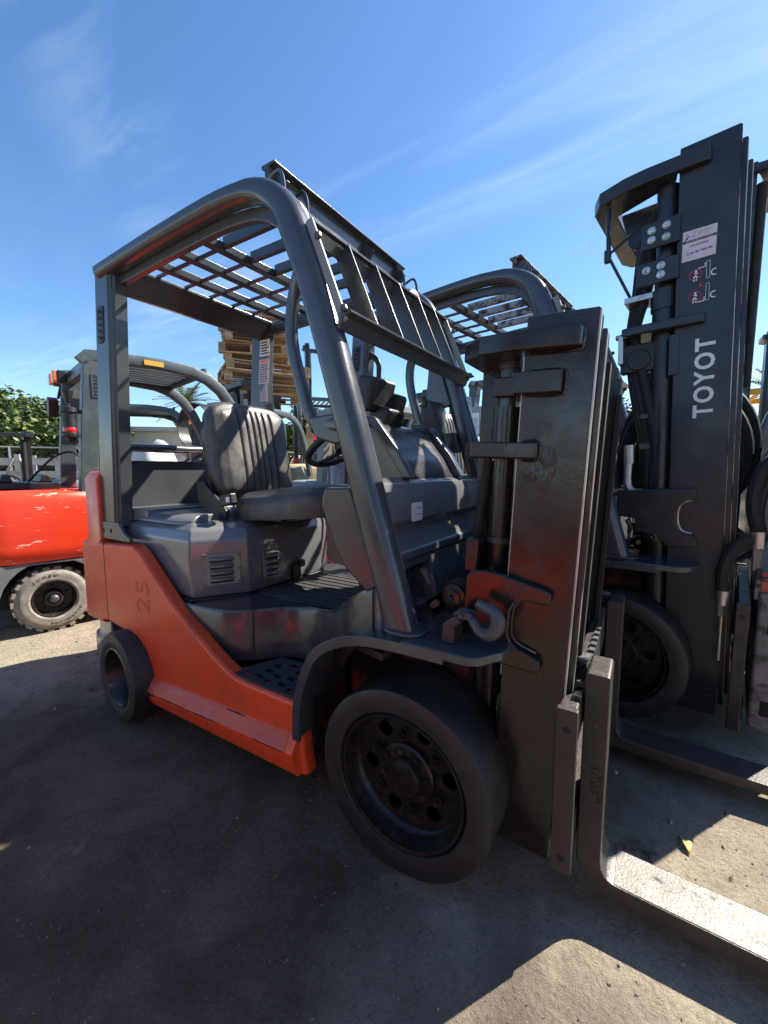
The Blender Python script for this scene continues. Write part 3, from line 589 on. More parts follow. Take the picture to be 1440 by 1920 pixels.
        for xx, zz in ((-.275, 1.775), (-.187, 1.565)):
            P('grid_bolt', MB().lathe([(.011, 0), (.011, .008), (.008, .012)], (xx, s * .471, zz), (0, s, 0), 6), 'iron', 0)
        # work lamp with wire guard
        lc = Vector((-.440, s * .375, 1.90)); la = Vector((.93, s * -.12, -.22)).normalized()
        lm = P('work_lamp', MB().lathe([(.020, -.06), (.045, -.045), (.060, -.01), (.062, .0), (.058, .004)], lc, la, 24), 'black', 0)
        build('lamp_lens', MB().lathe([(.056, .0045), (.045, .012), (.001, .015)], lc, la, 24, cap=False), 'lens_clear', lm)
        for dy, xo in ((.32, 0), (.43, .007)): P('lamp_guard', MB().tube(spline([(-.52, s * dy, 2.02), (-.475 + xo, s * dy, 2.037), (-.455 + xo, s * dy, 2.0), (-.453 + xo, s * dy, 1.935)], 4), .006, 6), 'char', 0)
    P('rear_crossbeam', MB().prism([(-1.53, 1.915), (-1.50, 1.912), (-1.395, 1.985), (-1.395, 2.0), (-1.555, 2.012), (-1.555, 1.99)], 'y', -.398, .398), 'char', 0.004)
    P('front_header', MB().prism([(-.545, 1.985), (-.528, 1.985), (-.528, 2.078), (-.50, 2.084), (-.50, 2.09), (-.56, 2.09), (-.56, 2.08), (-.545, 2.076)], 'y', -.415, .415), 'char', 0.002)
    for yy in (-.385, .10, .36): P('header_gusset', MB().prism([(-.528, 2.08), (-.47, 2.03), (-.50, 1.99), (-.528, 1.99)], 'y', yy - .006, yy + .006), 'char', 0.001)
    for yy in (-.30, .12): P('header_bolt', MB().box(-.545, -.52, yy - .012, yy + .012, 2.09, 2.104), 'char', 0.003)
    for xx in (-.96, -1.135, -1.31):
        P('roof_bar', MB().prism([(xx - .022, 1.998), (xx + .018, 1.998), (xx + .022, 2.028), (xx - .018, 2.028)], 'y', -.42, .42), 'char', 0.003)
    for yy in (-.27, -.135, 0, .135, .27):
        P('roof_slat', MB().box(-.938, -.545, yy - .012, yy + .012, 2.006, 2.046), 'char', 0.003)
        P('roof_rod', MB().cyl((-1.46, yy, 2.011), (-.94, yy, 2.013), .0085, 8), 'char', 0)
    ub = P('grid_upper_bar', MB().prism([(-.335, 1.79), (-.328, 1.79), (-.316, 1.826), (-.30, 1.826), (-.30, 1.833), (-.33, 1.833)], 'y', -.458, .458), 'char', 0.001)
    lb = P('grid_lower_bar', MB().prism([(-.214, 1.515), (-.206, 1.515), (-.192, 1.548), (-.165, 1.552), (-.165, 1.558), (-.207, 1.558)], 'y', -.472, .472), 'char', 0.001)
    for yy in (-.31, -.155, 0, .155, .30):
        P('grid_slat', MB().beam((-.318, yy, 1.815), (-.202, yy, 1.54), .007, .058, (1, 0, .42)), 'char', 0.0015)
    # --- seat
    def pad(n, w, h, d, place, pleats, m='vinyl'):
        us = [-.995 + 1.99 * i / 36 for i in range(37)]
        for y0 in pleats: us += [(y0 + q_) / (w / 2) for q_ in (-.0075, -.004, 0, .004, .0075)]
        us = sorted(us); us = [a for i, a in enumerate(us) if i == 0 or a - us[i - 1] > .003]
        NU = len(us); NV = 41; top = []; bot = []
        for a in us:
            hv = (1 - abs(a) ** 4.5) ** (1 / 4.5)
            for j in range(NV):
                b_ = -1 + 2 * j / (NV - 1); u_ = a * w / 2; v_ = b_ * hv * h / 2
                mm = max(abs(a), abs(b_)); e = max(0.0, 1 - mm ** 5); z_ = d * (.40 + .60 * e ** .6)
                q_ = min([abs(u_ - y0) for y0 in pleats] + [1])
                if mm < .86: z_ -= .012 * max(0, 1 - q_ / .0075) * min(1, (.86 - mm) / .10)
                if .80 < mm < .87: z_ -= .006
                top.append(place(u_, v_, z_)); bot.append(place(u_ * .97, v_ * .97, 0))
        fs = []; K = NU * NV
        for i in range(NU - 1):
            for j in range(NV - 1):
                q0 = (i * NV + j, (i + 1) * NV + j, (i + 1) * NV + j + 1, i * NV + j + 1); fs.append(q0); fs.append(tuple(x + K for x in reversed(q0)))
        rim_ = [i * NV for i in range(NU - 1)] + [(NU - 1) * NV + j for j in range(NV - 1)] + [i * NV + NV - 1 for i in range(NU - 1, 0, -1)] + [j for j in range(NV - 1, 0, -1)]
        for k in range(len(rim_)):
            a, b_ = rim_[k], rim_[(k + 1) % len(rim_)]; fs.append((a, b_, b_ + K, a + K))
        return build(n, MB().add(top + bot, fs), m, t, smooth=60)
    bt = Matrix.Rotation(R(-10), 3, 'Y')
    pad('seat_back', .48, .50, .110, lambda u_, v_, z_: tuple(Vector((-1.165, u_ + .025, 1.212)) + bt @ Vector((z_ - .055, 0, v_))), (-.10, -.055, -.018, .018, .055, .10))
    P('seat_back_shell', MB().loft([[tuple(Vector((-1.165, a + .025, 1.20)) + bt @ Vector((x_, 0, b_))) for a, b_ in rrect(w_, h_, .11, 6)] for x_, w_, h_ in ((-.045, .465, .485), (-.085, .44, .42), (-.10, .38, .36))]), 'black', 0.0, smooth=60)
    ct = Matrix.Rotation(R(-5), 3, 'Y')
    pad('seat_cushion', .46, .60, .135, lambda u_, v_, z_: tuple(Vector((-.80, -u_ + .025, .936)) + ct @ Vector((v_, 0, z_ - .02))), (-.10, -.05, 0, .05, .10))
    P('seat_base', MB().box(-1.06, -.78, -.16, .21, .90, .945), 'black', 0.006)
    P('seat_rail', MB().box(-1.08, -.80, -.15, -.10, .90, .95), 'black', 0.004); P('seat_rail', MB().box(-1.08, -.80, .15, .20, .90, .95), 'black', 0.004)
    for s in both:
        P('seat_hinge', MB().prism([(-1.26, 1.07), (-1.20, 1.07), (-1.05, .945), (-1.05, .905), (-1.14, .90), (-1.25, .98)], 'y', s * .235 + .02, s * .255 + .02), 'black', 0.006)
        bk = P('belt_buckle', MB().obox((-1.02, s * .262 + .02, .995), (.085, .035, .05), Matrix.Rotation(R(-12), 3, 'Y')), 'black', 0.008, seg=3)
        build('buckle_button', MB().obox((-.997, s * .2805 + .02, .998), (.022, .003, .022), Matrix.Rotation(R(-12), 3, 'Y')), 'white', bk)
    # --- tilt cylinders and clevises
    for s in both:
        P('tilt_cylinder', MB().cyl((-.28, s * .31, .665), (-.06, s * .335, .715), .030, 14).cyl((-.06, s * .335, .715), (.06, s * .34, .765), .017, 12).cyl((-.07, s * .333, .712), (-.03, s * .335, .724), .036, 14), 'char', 0)
        cv = P('tilt_clevis', MB().prism([(.102 + .042 * math.cos(a), .782 + .042 * math.sin(a)) for a in [2 * math.pi * k / 20 for k in range(13)]] + [(.045, .725), (.025, .745)], 'y', s * .315, s * .362), 'dark', 0.006)
        build('clevis_pin', MB().lathe([(.034, 0), (.034, .012), (.022, .014), (.022, .022), (.008, .024), (.0005, .018)], (.102, s * .362, .782), (0, s, 0), 24), 'mast', cv, smooth=35)
        build('clevis_bolt', MB().lathe([(.011, 0), (.011, .02), (.007, .03)], (.048, s * .362, .752), (0, s, 0), 6), 'rust', cv)
        build('grease_fitting', MB().cyl((.03, s * .34, .79), (.02, s * .345, .83), .006, 6).cyl((.02, s * .35, .80), (0, s * .36, .845), .011, 8), 'iron', cv)

forklift = thing('forklift', 'orange and charcoal cushion tyre forklift standing nearest, with bare fork blades towards the viewer', 'forklift', (0, 0, 0))
build_chassis(forklift)
NOCOPY = ()
forklift_b = copy_tree(forklift)
forklift_b.location = (.52, 1.2, 0); forklift_b.rotation_euler = (0, 0, R(-8)); forklift_b.scale = (1.06,) * 3
forklift_b['label'] = 'dark grey forklift parked behind the orange one, with tall mast lettered in white'
for o in (forklift, forklift_b): o['group'] = 'cushion tyre forklifts in the front row'
# ------------------------------------------------------------------ masts
def tilter(deg, x0=0.0, z0=0.27):
    a = R(deg)
    def f(v):
        x, z = v.x - x0, v.z - z0
        return Vector((x0 + x * math.cos(a) + z * math.sin(a), v.y, z0 - x * math.sin(a) + z * math.cos(a)))
    return f

def chan(x0, x1, y, side, z0, z1, web=.018, fl=.024, dep=.075):
    """C channel standing on z, web at y facing the outside (side), flanges inwards"""
    s = -side
    pl = [(x0, y), (x1, y), (x1, y + s * dep), (x1 - fl, y + s * dep), (x1 - fl, y + s * web), (x0 + fl, y + s * web), (x0 + fl, y + s * dep), (x0, y + s * dep)]
    return MB().prism(pl, 'z', z0, z1)

def mast_one(t):
    T = tilter(2.4)
    P = lambda n, mb, m, bev=0.003, par=None, **k: build(n, mb.map(T), m, par or t, bevel=bev, **k)
    for s in (-1, 1):
        ch = P('mast_channel', chan(.222, .378, s * .362, s, .138, 1.50), 'mast', .004)
        P('flange_edge', MB().box(.2195, .2225, min(s * .361, s * .346), max(s * .361, s * .346), .60, 1.40), 'edge', .001, ch)  # added strip, paints the bright sunlit line along the edge
        P('flange_edge', MB().box(.3765, .3805, min(s * .361, s * .346), max(s * .361, s * .346), .15, 1.495), 'edge', .001, ch)
        inn = P('inner_channel', chan(.252, .392, s * .335, s, .145, 1.46, dep=.06), 'mast', .003)
        P('flange_edge', MB().box(.3905, .3935, min(s * .332, s * .318), max(s * .332, s * .318), .16, 1.455), 'edge', .001, inn)
        P('third_channel', chan(.290, .400, s * .272, s, .14, 1.40, web=.014, fl=.016, dep=.03), 'dark', .002)
        # hooked bracket plate welded to the web
        pl = [(.118, .855), (.132, .872), (.165, .878), (.20, .877), (.325, .853), (.334, .842), (.330, .823), (.318, .817), (.272, .818), (.250, .806), (.240, .785), (.238, .725), (.246, .705), (.264, .692), (.305, .680), (.318, .672), (.322, .652), (.314, .640), (.20, .640), (.145, .632), (.125, .640), (.116, .70)]
        bp = P('mast_bracket', MB().prism(pl, 'y', s * .364, s * .388), 'mast', .006)
        P('weld_bead', MB().tube(spline([(.318, s * .366, .816), (.272, s * .366, .814), (.252, s * .366, .803), (.243, s * .366, .784), (.2415, s * .366, .727), (.2495, s * .366, .709), (.265, s * .366, .697), (.306, s * .366, .685)], 3), .0045, 6), 'mast', 0, bp)
        # lift cylinder with cap and strap
        cyl = P('lift_cylinder', MB().cyl((.165, s * .268, .10), (.165, s * .268, 1.18), .034, 20).cyl((.165, s * .268, 1.18), (.165, s * .268, 1.30), .040, 20), 'mast', 0)
        P('cylinder_rod', MB().cyl((.165, s * .268, 1.28), (.165, s * .268, 1.44), .026, 16).cyl((.165, s * .268, 1.40), (.165, s * .268, 1.43), .034, 16), 'char', 0, cyl)
        P('hose_clip', MB().cyl((.165, s * .268, .935), (.165, s * .268, .95), .037, 16), 'iron', 0, cyl)
        blk = P('cylinder_clamp', MB().box(.135, .225, s * .268 - .045, s * .268 + .045, 1.325, 1.375), 'mast', .004)
        P('clamp_lug', MB().box(.205, .315, min(s * .3645, s * .392), max(s * .3645, s * .392), 1.318, 1.368), 'mast', .003, blk)
        P('side_rail', MB().box(.075, .125, s * .225 - .006, s * .225 + .006, 1.10, 1.44), 'mast', .002)
        P('hose', MB().tube(spline([(.125, s * .285, 1.16), (.112, s * .292, 1.0), (.105, s * .295, .86), (.118, s * .295, .74), (.14, s * .29, .60), (.15, s * .285, .45)], 5), .0135, 10), 'hose', 0)
        P('hose', MB().tube(spline([(.13, s * .255, 1.25), (.12, s * .262, 1.0), (.116, s * .27, .84), (.128, s * .27, .66), (.15, s * .26, .5)], 5), .011, 10), 'hose', 0)
        # lift chain
        chn = P('chain_rod', MB().cyl((.30, s * .17, 1.30), (.30, s * .17, 1.42), .008, 8), 'iron', 0)
        lk = MB()
        for k in range(56): lk.box(.294 + (k % 2) * .003, .306 - (k % 2) * .003, s * .17 - .012, s * .17 + .012, .22 + k * .0192, .2355 + k * .0192)
        P('chain', lk, 'dark', .0, chn)['kind'] = 'stuff'
    for s in (-1, 1):
        for nm, x0, x1, z0, z1 in (('weld_bead', .235, .345, 1.415, 1.462), ('weld_bead', .235, .270, 1.165, 1.205), ('weld_bead', .235, .315, 1.318, 1.368)):
            pts = [(x0, s * .364, z1 + .001), ((x0 + x1) / 2, s * .3645, z1 + .003), (x1 - .003, s * .364, z1 + .001), (x1 + .003, s * .364, z1 - .006), (x1 + .004, s * .3645, (z0 + z1) / 2), (x1 + .003, s * .364, z0 + .006), (x1 - .003, s * .364, z0 - .001), ((x0 + x1) / 2, s * .3645, z0 - .003), (x0, s * .364, z0 - .001)]
            q_ = spline(pts, 5)
            P(nm, MB().tube(q_, .005, 6, [.0042 + .0016 * rnd.random() for _ in q_]), 'mast', 0)
    def tie(n, z0, z1, xr):
        pl = [(.345, -.3635), (.352, -.375), (.345, -.392), (.20, -.398), (.115, -.385), (xr, -.33), (xr, .33), (.115, .385), (.20, .398), (.345, .392), (.352, .375), (.345, .3635), (.215, .3635), (.205, .31), (.14, .20), (.14, -.20), (.205, -.31), (.215, -.3635)]
        return P(n, MB().prism(pl, 'z', z0, z1), 'mast', .006)
    tie('upper_tie', 1.415, 1.462, .055)
    lt = [(.27, -.3635), (.275, -.388), (.11, -.388), (.085, -.36), (.085, -.18), (.13, -.18), (.13, -.31), (.215, -.3635)]
    P('cylinder_tie', MB().prism(lt, 'z', 1.165, 1.205), 'mast', .005)
    P('cylinder_tie', MB().prism([(a, -b_) for a, b_ in lt], 'z', 1.165, 1.205), 'mast', .005)
    P('middle_tie', MB().box(.10, .135, -.355, .355, .86, .95), 'mast', .004)
    P('lower_tie', MB().box(.19, .222, -.36, .36, .14, .40), 'mast', .004)  # made taller to keep sun off what lies behind the mast
    P('inner_tie_or_screen', MB().box(.25, .275, -.27, .27, 1.33, 1.44), 'mast', .004)
    P('inner_tie_or_screen', MB().box(.25, .272, -.27, .27, .44, 1.10), 'dark', .004)  # added plate, stops sun reaching the tyre through the mast
    # patch of old weld spatter on the right web
    ws = MB(); NW = 22; vs = []
    rw = random.Random(11)
    for i in range(NW + 1):
        for j in range(NW + 1):
            a = i / NW; b_ = j / NW; e = max(0, 1 - (abs(2 * a - 1) ** 2.5 + abs(2 * b_ - 1) ** 2.5))
            h = e * (.0008 + .0032 * rw.random() ** 3 + .0012 * math.sin(9 * a + 6 * b_) * math.sin(11 * b_ - 3 * a))
            vs.append((.226 + .095 * a, -.3615 - max(-.0006, h), 1.045 + .19 * b_))
    ws.add(vs, [(i * (NW + 1) + j, (i + 1) * (NW + 1) + j, (i + 1) * (NW + 1) + j + 1, i * (NW + 1) + j + 1) for i in range(NW) for j in range(NW)])
    P('weld_spatter', ws, 'mast', 0, [x for x in t.children if x.name.startswith('mast_channel')][0], smooth=60)
    # carriage
    P0 = lambda n, mb, m, bev=0.003, par=None, **k: build(n, mb, m, par or t, bevel=bev, **k)
    ub = P0('carriage_bar', MB().box(.386, .428, -.405, .405, .475, .575), 'fork', .006)
    ntc = MB()
    for k in range(15): ntc.box(.412, .4285, -.36 + k * .05, -.335 + k * .05, .5755, .587)
    P0('notch_strip', ntc, 'iron', .001, ub)['kind'] = 'stuff'
    P0('carriage_bar', MB().box(.386, .428, -.405, .405, .175, .275), 'fork', .006)
    P0('inner_crossbeam', MB().box(.27, .36, -.28, .28, .09, .32), 'dark', .006)  # hidden beam, added to block sun from the ground at the mast foot
    for s in (-1, 1):
        ep = P0('carriage_end', MB().box(.384, .431, min(s * .405, s * .424), max(s * .405, s * .424), .168, .579), 'fork', .003)
        for z in (.53, .205): P0('bolt_hole', MB().cyl((.408, s * .4245, z), (.408, s * .41, z), .009, 12), 'dark', 0, ep)
        P0('carriage_bracket', MB().box(.30, .386, s * .235 - .012, s * .235 + .012, .15, .60), 'dark', .004)
    for y0, y1 in ((-.322, -.198), (.335, .459)):
        pl = [(.432, .625), (.438, .632), (.482, .632), (.487, .627), (.487, .15), (.490, .128), (.499, .111), (.515, .102), (.55, .100), (1.10, .088), (1.53, .070), (1.545, .064), (1.53, .058), (.60, .055), (.53, .056), (.485, .062), (.455, .078), (.437, .105), (.432, .14)]
        fk = P0('fork', MB().prism(pl, 'y', y0, y1), 'fork', .004, seg=2)
        if y0 < 0: P0('blade_face', MB().prism([(.520, .1018), (.55, .1005), (1.10, .0885), (1.10, .0895), (.55, .1016), (.520, .1032)], 'y', y0 + .005, y1 - .005), 'blade', 0, fk)
        ym = (y0 + y1) / 2
        P0('fork_hook', MB().prism([(.385, .60), (.432, .60), (.432, .55), (.4285, .577), (.395, .579), (.385, .55)], 'y', y0 + .012, y1 - .03), 'fork', .003, fk)
        P0('locking_pin', MB().lathe([(.010, -.02), (.010, .028), (.022, .040), (.025, .046), (.022, .051), (.0005, .053)], (.413, ym, .60), (0, 0, 1), 16, cap=False), 'iron', 0, fk)
        P0('pin_housing', MB().prism([(.400, .580), (.431, .580), (.431, .632), (.415, .618), (.400, .60)], 'y', ym - .022, ym + .022), 'dark', .003, fk)
    text('stamp', '4X9 17 E', .020, 'dark', frame((.463, -.3225, .36), (0, 0, 1), (-1, 0, 0)), t, .0003)
    text('stamp', 'EC7 5.35', .020, 'dark', frame((.478, -.3225, .34), (0, 0, 1), (-1, 0, 0)), t, .0003)
    # grab hook on its bent tab
    tb = P0('hook_tab', MB().prism([(.112, .692), (.148, .692), (.148, .735), (.165, .752), (.150, .768), (.118, .745)], 'y', -.475, -.415), 'fork', .005)
    hk = P0('grab_hook', MB().tube(spline([(.152, -.440, .762), (.170, -.442, .764), (.188, -.446, .752), (.206, -.452, .735), (.228, -.455, .730), (.246, -.452, .745), (.249, -.448, .768), (.236, -.444, .785), (.214, -.442, .792), (.194, -.442, .800)], 5), .012, 10, [.013] * 6 + [.011 + .007 * math.sin(math.pi * k / 40) for k in range(40)]), 'iron', 0)
    P0('shackle', MB().prism([(.140, .752), (.185, .758), (.188, .772), (.150, .776), (.138, .768)], 'y', -.460, -.452).prism([(.140, .752), (.185, .758), (.188, .772), (.150, .776), (.138, .768)], 'y', -.430, -.422).cyl((.160, -.468, .765), (.160, -.415, .765), .007, 10), 'iron', .002, hk)
mast_one(forklift)

# ghost of a removed decal, stickers
gh = [x for x in forklift.children if x.name.startswith('side_panel')][0]
text('decal_ghost', '25', .15, 'ghost', frame((-1.27, -.5008, .585), (0, 0, 1), (-1, 0, 0)), gh, .0003)
def paper(parent, o, u, v, w, h, m='white'):
    b = MB(); o = Vector(o); u = Vector(u).normalized(); v = Vector(v).normalized(); n = u.cross(v)
    b.obox(o, (w, h, .0012), Matrix((u, v, n)).transposed()); return build('sticker', b, m, parent, smooth=0)
def lines(parent, o, u, v, n, w, gap, h, m='ink'):
    o = Vector(o); u = Vector(u).normalized(); v = Vector(v).normalized(); nn = u.cross(v); b = MB()
    for k in range(n):
        ww = w * rnd.uniform(.75, 1); x = -w / 2
        while x < -w / 2 + ww:
            l = rnd.uniform(.05, .16) * w; b.obox(o + u * (x + l / 2) + v * (-(k - (n - 1) / 2) * gap) + nn * .0009, (l * .9, h, .0006), Matrix((u, v, nn)).transposed()); x += l * 1.15
    return build('print_line', b, m, parent, smooth=0)
for root in (forklift,):
    pst = [x for x in root.children if x.name.startswith('rear_post')][1]
    s1 = paper(pst, (-1.468, .3968, 1.862), (1, 0, 0), (.1, 0, 1), .085, .095); lines(s1, (-1.468, .3962, 1.862), (1, 0, 0), (.1, 0, 1), 5, .07, .016, .008)
    s2 = paper(pst, (-1.482, .3968, 1.725), (1, 0, 0), (.1, 0, 1), .085, .145, 'label'); lines(s2, (-1.482, .3962, 1.715), (1, 0, 0), (.1, 0, 1), 8, .07, .014, .005)
    paper(s2, (-1.476, .3960, 1.785), (1, 0, 0), (.1, 0, 1), .075, .016, 'amber')
    bo = [(-.032, .048), (-.030, -.045), (.032, -.045), (.034, .062), (.020, .062), (-.020, .010)]
    build('pictogram', MB().prism([(a - 1.492, b_ + 1.59) for a, b_ in bo], 'y', .3955, .3975), 'greyprint', pst, smooth=0)
    gf = [x for x in root.children if x.name.startswith('guard_frame')][1]
    tri = build('warning_triangle', MB().prism([(-.665, 1.975), (-.605, 1.975), (-.635, 2.025)], 'y', .408, .4105), 'redprint', gf, smooth=0)
    s3 = paper(gf, (-.50, .4095, 1.972), (1, 0, -.42), (.42, 0, 1), .16, .04, 'greyprint'); lines(s3, (-.50, .4088, 1.972), (1, 0, -.42), (.42, 0, 1), 3, .14, .012, .005)

# --- second mast: taller, three stages, tilted back
def mast_two(t):
    T = tilter(-1.75)
    P = lambda n, mb, m, bev=0.003, par=None, **k: build(n, mb.map(T), m, par or t, bevel=bev, **k)
    for s in (-1, 1):
        ch = P('mast_channel', chan(.165, .348, s * .362, s, .06, 2.30, web=.02, fl=.022), 'mast2', .004)
        P('flange_edge', MB().box(.3475, .3500, min(s * .361, s * .344), max(s * .361, s * .344), .10, 2.295), 'edge', .001, ch)
        inn = P('inner_channel', chan(.198, .366, s * .336, s, .10, 2.26, dep=.06), 'mast2', .003)
        P('flange_edge', MB().box(.3655, .3685, min(s * .334, s * .318), max(s * .334, s * .318), .12, 2.255), 'edge', .001, inn)
        th = P('third_channel', chan(.225, .382, s * .308, s, .14, 2.19, dep=.05), 'mast2', .003)
        P('flange_edge', MB().box(.3815, .3838, min(s * .306, s * .294), max(s * .306, s * .294), .16, 2.185), 'edge', .001, th)
        P('lift_cylinder', MB().cyl((.125, s * .30, .12), (.125, s * .30, 1.72), .046, 20).cyl((.125, s * .30, 1.72), (.125, s * .30, 1.80), .052, 20).cyl((.125, s * .30, 1.8), (.125, s * .30, 2.2), .040, 18), 'mast2', 0)
        for z0, z1, x0 in ((1.955, 2.055, .045), (1.815, 1.905, .03)):
            pl = P('bolted_plate', MB().box(x0, .175, min(s * .3625, s * .376), max(s * .3625, s * .376), z0, z1), 'mast2', .003)
            for xx, zz in ((x0 + .035, z0 + .032), (x0 + .035, z1 - .032), (x0 + .085, z0 + .028), (x0 + .085, z1 - .028)):
                if z0 < 1.9 and xx < x0 + .04 and zz < 1.86: continue
                P('bolt', MB().lathe([(.015, 0), (.015, .003), (.0105, .003), (.0105, .011), (.006, .012), (.0005, .009)], (xx, s * .376, zz), (0, s, 0), 12), 'steel', 0, pl)
        br = [(-.02, .975), (.255, .985), (.262, .975), (.258, .945), (.246, .937), (.225, .933), (.205, .915), (.196, .885), (.196, .845), (.204, .815), (.222, .800), (.248, .795), (.262, .785), (.266, .755), (.258, .745), (.165, .742), (.12, .79), (.05, .80), (.05, .855), (-.02, .862)]
        bp = P('mast_bracket', MB().prism(br, 'y', s * .3645, s * .386), 'mast2', .005)
        P('weld_bead', MB().tube(spline([(.245, s * .366, .935), (.226, s * .366, .930), (.208, s * .366, .913), (.200, s * .366, .885), (.200, s * .366, .846), (.208, s * .366, .818), (.224, s * .366, .804), (.247, s * .366, .799)], 3), .005, 6), 'edge', 0, bp)
        P('cover_strip', MB().box(.150, .184, min(s * .3625, s * .3685), max(s * .3625, s * .3685), 1.44, 1.60), 'mast2', .002)
        P('pulley_block', MB().box(-.03, .10, s * .315 - .02, s * .315 + .02, 1.48, 1.60).cyl((.04, s * .28, 1.53), (.04, s * .345, 1.53), .045, 18), 'black', .006)
        P('cylinder_strap', MB().box(.05, .165, s * .285 - .045, s * .285 + .045, 1.15, 1.175), 'iron', .003)
        if s < 0:
            for k, (dx, dy, r_) in enumerate(((0, 0, .024), (.03, -.02, .02), (-.02, .03, .020))):
                P('hose', MB().tube(spline([(.085 + dx, -.24 + dy, 2.16), (.045 + dx, -.25 + dy, 2.02), (.03 + dx, -.26 + dy, 1.84), (.005 + dx * .5, -.29 + dy, 1.64), (.035 + dx, -.30 + dy, 1.42), (.075 + dx, -.305 + dy, 1.2), (.085 + dx, -.30 + dy, 1.0), (.085 + dx, -.29 + dy, .80), (.10 + dx, -.28 + dy, .5)], 5), r_, 10), 'hose', 0)
            P('hose_clamp', MB().box(-.02, .085, -.335, -.215, 1.775, 1.80), 'steel', .003); P('hose_clamp', MB().box(.05, .12, -.34, -.20, 1.28, 1.30), 'iron', .003)
            P('hose_clamp', MB().box(-.035, -.015, -.36, -.30, 1.52, 1.64).cyl((-.05, -.33, 1.64), (.02, -.33, 1.645), .012, 8), 'steel', .003)
            P('support_rod', MB().cyl((-.09, -.33, 2.20), (-.085, -.335, 2.0), .010, 8).box(-.10, -.075, -.35, -.325, 1.97, 2.02), 'mast2', .002)
            P('support_rod', MB().cyl((-.087, -.338, 2.0), (.0, -.30, 1.80), .006, 8).cyl((-.087, -.338, 2.0), (.03, -.29, 2.10), .006, 8), 'mast2', 0)
            P('pipe_elbow', MB().tube(spline([(.015, -.345, 1.17), (.012, -.345, 1.05), (.015, -.345, .99), (.04, -.34, .965), (.07, -.335, .965)], 4), .016, 10).cyl((.015, -.345, 1.09), (.014, -.345, 1.17), .020, 10), 'steel', 0)
        P('chain_sheave', MB().cyl((.27, s * .16, 2.10), (.27, s * .19, 2.10), .05, 20), 'iron', .003)
        lk = MB()
        for k in range(90): lk.box(.315 + (k % 2) * .003, .329 - (k % 2) * .003, s * .175 - .013, s * .175 + .013, .25 + k * .02, .2665 + k * .02)
        P('chain', lk, 'dark', 0)['kind'] = 'stuff'
    def tie(n, z0, z1, xr, xe):
        pl = [(xe, -.3635), (xe + .004, -.375), (xe - .006, -.390), (.06, -.398), (-.02, -.392), (xr + .035, -.36), (xr, -.29), (xr, .29), (xr + .035, .36), (-.02, .392), (.06, .398), (xe - .006, .39), (xe, .3635), (.16, .3635), (.15, .31), (xr + .08, .22), (xr + .08, -.22), (.15, -.31), (.16, -.3635)]
        return P(n, MB().prism(pl, 'z', z0, z1), 'mast2', .008)
    tie('upper_tie', 2.205, 2.262, -.155, .262); tie('middle_tie', 1.622, 1.658, .0, .262)
    for yy in (-.225, .205): P('upper_gusset', MB().prism([(-.06, 2.205), (.10, 2.205), (.05, 2.06), (.02, 2.03), (-.03, 2.06)], 'y', yy, yy + .02), 'mast2', .006)
    P('lower_tie', MB().box(.13, .165, -.36, .36, .10, .30), 'mast2', .004); P('lower_tie', MB().box(.13, .165, -.36, .36, .80, .95), 'mast2', .004)
    # writing and signs on the near channel, in channel coordinates before tilt
    ch = [x for x in t.children if x.name.startswith('mast_channel')][0]
    yf = -.3625
    tt = Matrix.Translation((0, 0, .27)) @ Matrix.Rotation(R(-1.75), 4, 'Y') @ Matrix.Translation((0, 0, -.27))
    def S(n, mb, m, par): return build(n, mb.map(T), m, par, smooth=0)
    for k, c_ in enumerate('TOYOT'):
        text('letter', c_, .086, 'white', tt @ frame((.270, yf - .0006, 1.285 + k * .0640), (0, 0, 1), (-1, 0, 0)), ch, .0006, .0022, sx=.94)
    sh = S('notice', MB().prism([(.182, 1.868), (.287, 1.868), (.289, 1.978), (.184, 1.981)], 'y', yf - .0015, yf), 'label', ch)
    text('notice_text', 'ZIMP', .030, 'greyprint', tt @ frame((.242, yf - .002, 1.962), (1, 0, 0), (0, 0, 1)), sh, .0003)
    S('notice_band', MB().box(.184, .287, yf - .002, yf - .0016, 1.936, 1.945), 'ink', sh)
    text('notice_text', 'MACHINES AT WORK', .0085, 'label', tt @ frame((.236, yf - .0024, 1.9405), (1, 0, 0), (0, 0, 1)), sh, .0002)
    text('notice_text', 'ALUGUERES', .010, 'ink', tt @ frame((.236, yf - .002, 1.922), (1, 0, 0), (0, 0, 1)), sh, .0003)
    text('notice_text', 'C.ua de Vale da.', .0125, 'ink', tt @ frame((.237, yf - .002, 1.897), (1, 0, .05), (-.05, 0, 1)), sh, .0003, .0002)
    S('notice_tick', MB().prism([(.188, 1.946), (.196, 1.957), (.207, 1.966), (.197, 1.949)], 'y', yf - .002, yf - .0016).prism([(.190, 1.962), (.200, 1.972), (.196, 1.964)], 'y', yf - .002, yf - .0016), 'ink', sh)
    def icon(zc, fork_up):
        cx_ = .228
        rg = MB(); n = 28; v = []
        for k in range(n):
            a = 2 * math.pi * k / n; v += [(cx_ + .0205 * math.cos(a), yf - .001, zc + .0205 * math.sin(a)), (cx_ + .0185 * math.cos(a), yf - .001, zc + .0185 * math.sin(a))]
        rg.add(v, [(2 * k, 2 * k + 1, (2 * k + 3) % (2 * n), (2 * k + 2) % (2 * n)) for k in range(n)])
        rg.obox((cx_, yf - .0014, zc), (.037, .0006, .0022), Matrix.Rotation(R(45), 3, 'Y'))
        ic = S('prohibition_sign', rg, 'redprint', ch)
        man = MB().cyl((cx_ + .001, yf - .0009, zc + .0125), (cx_ + .001, yf - .0002, zc + .0125), .004, 10)
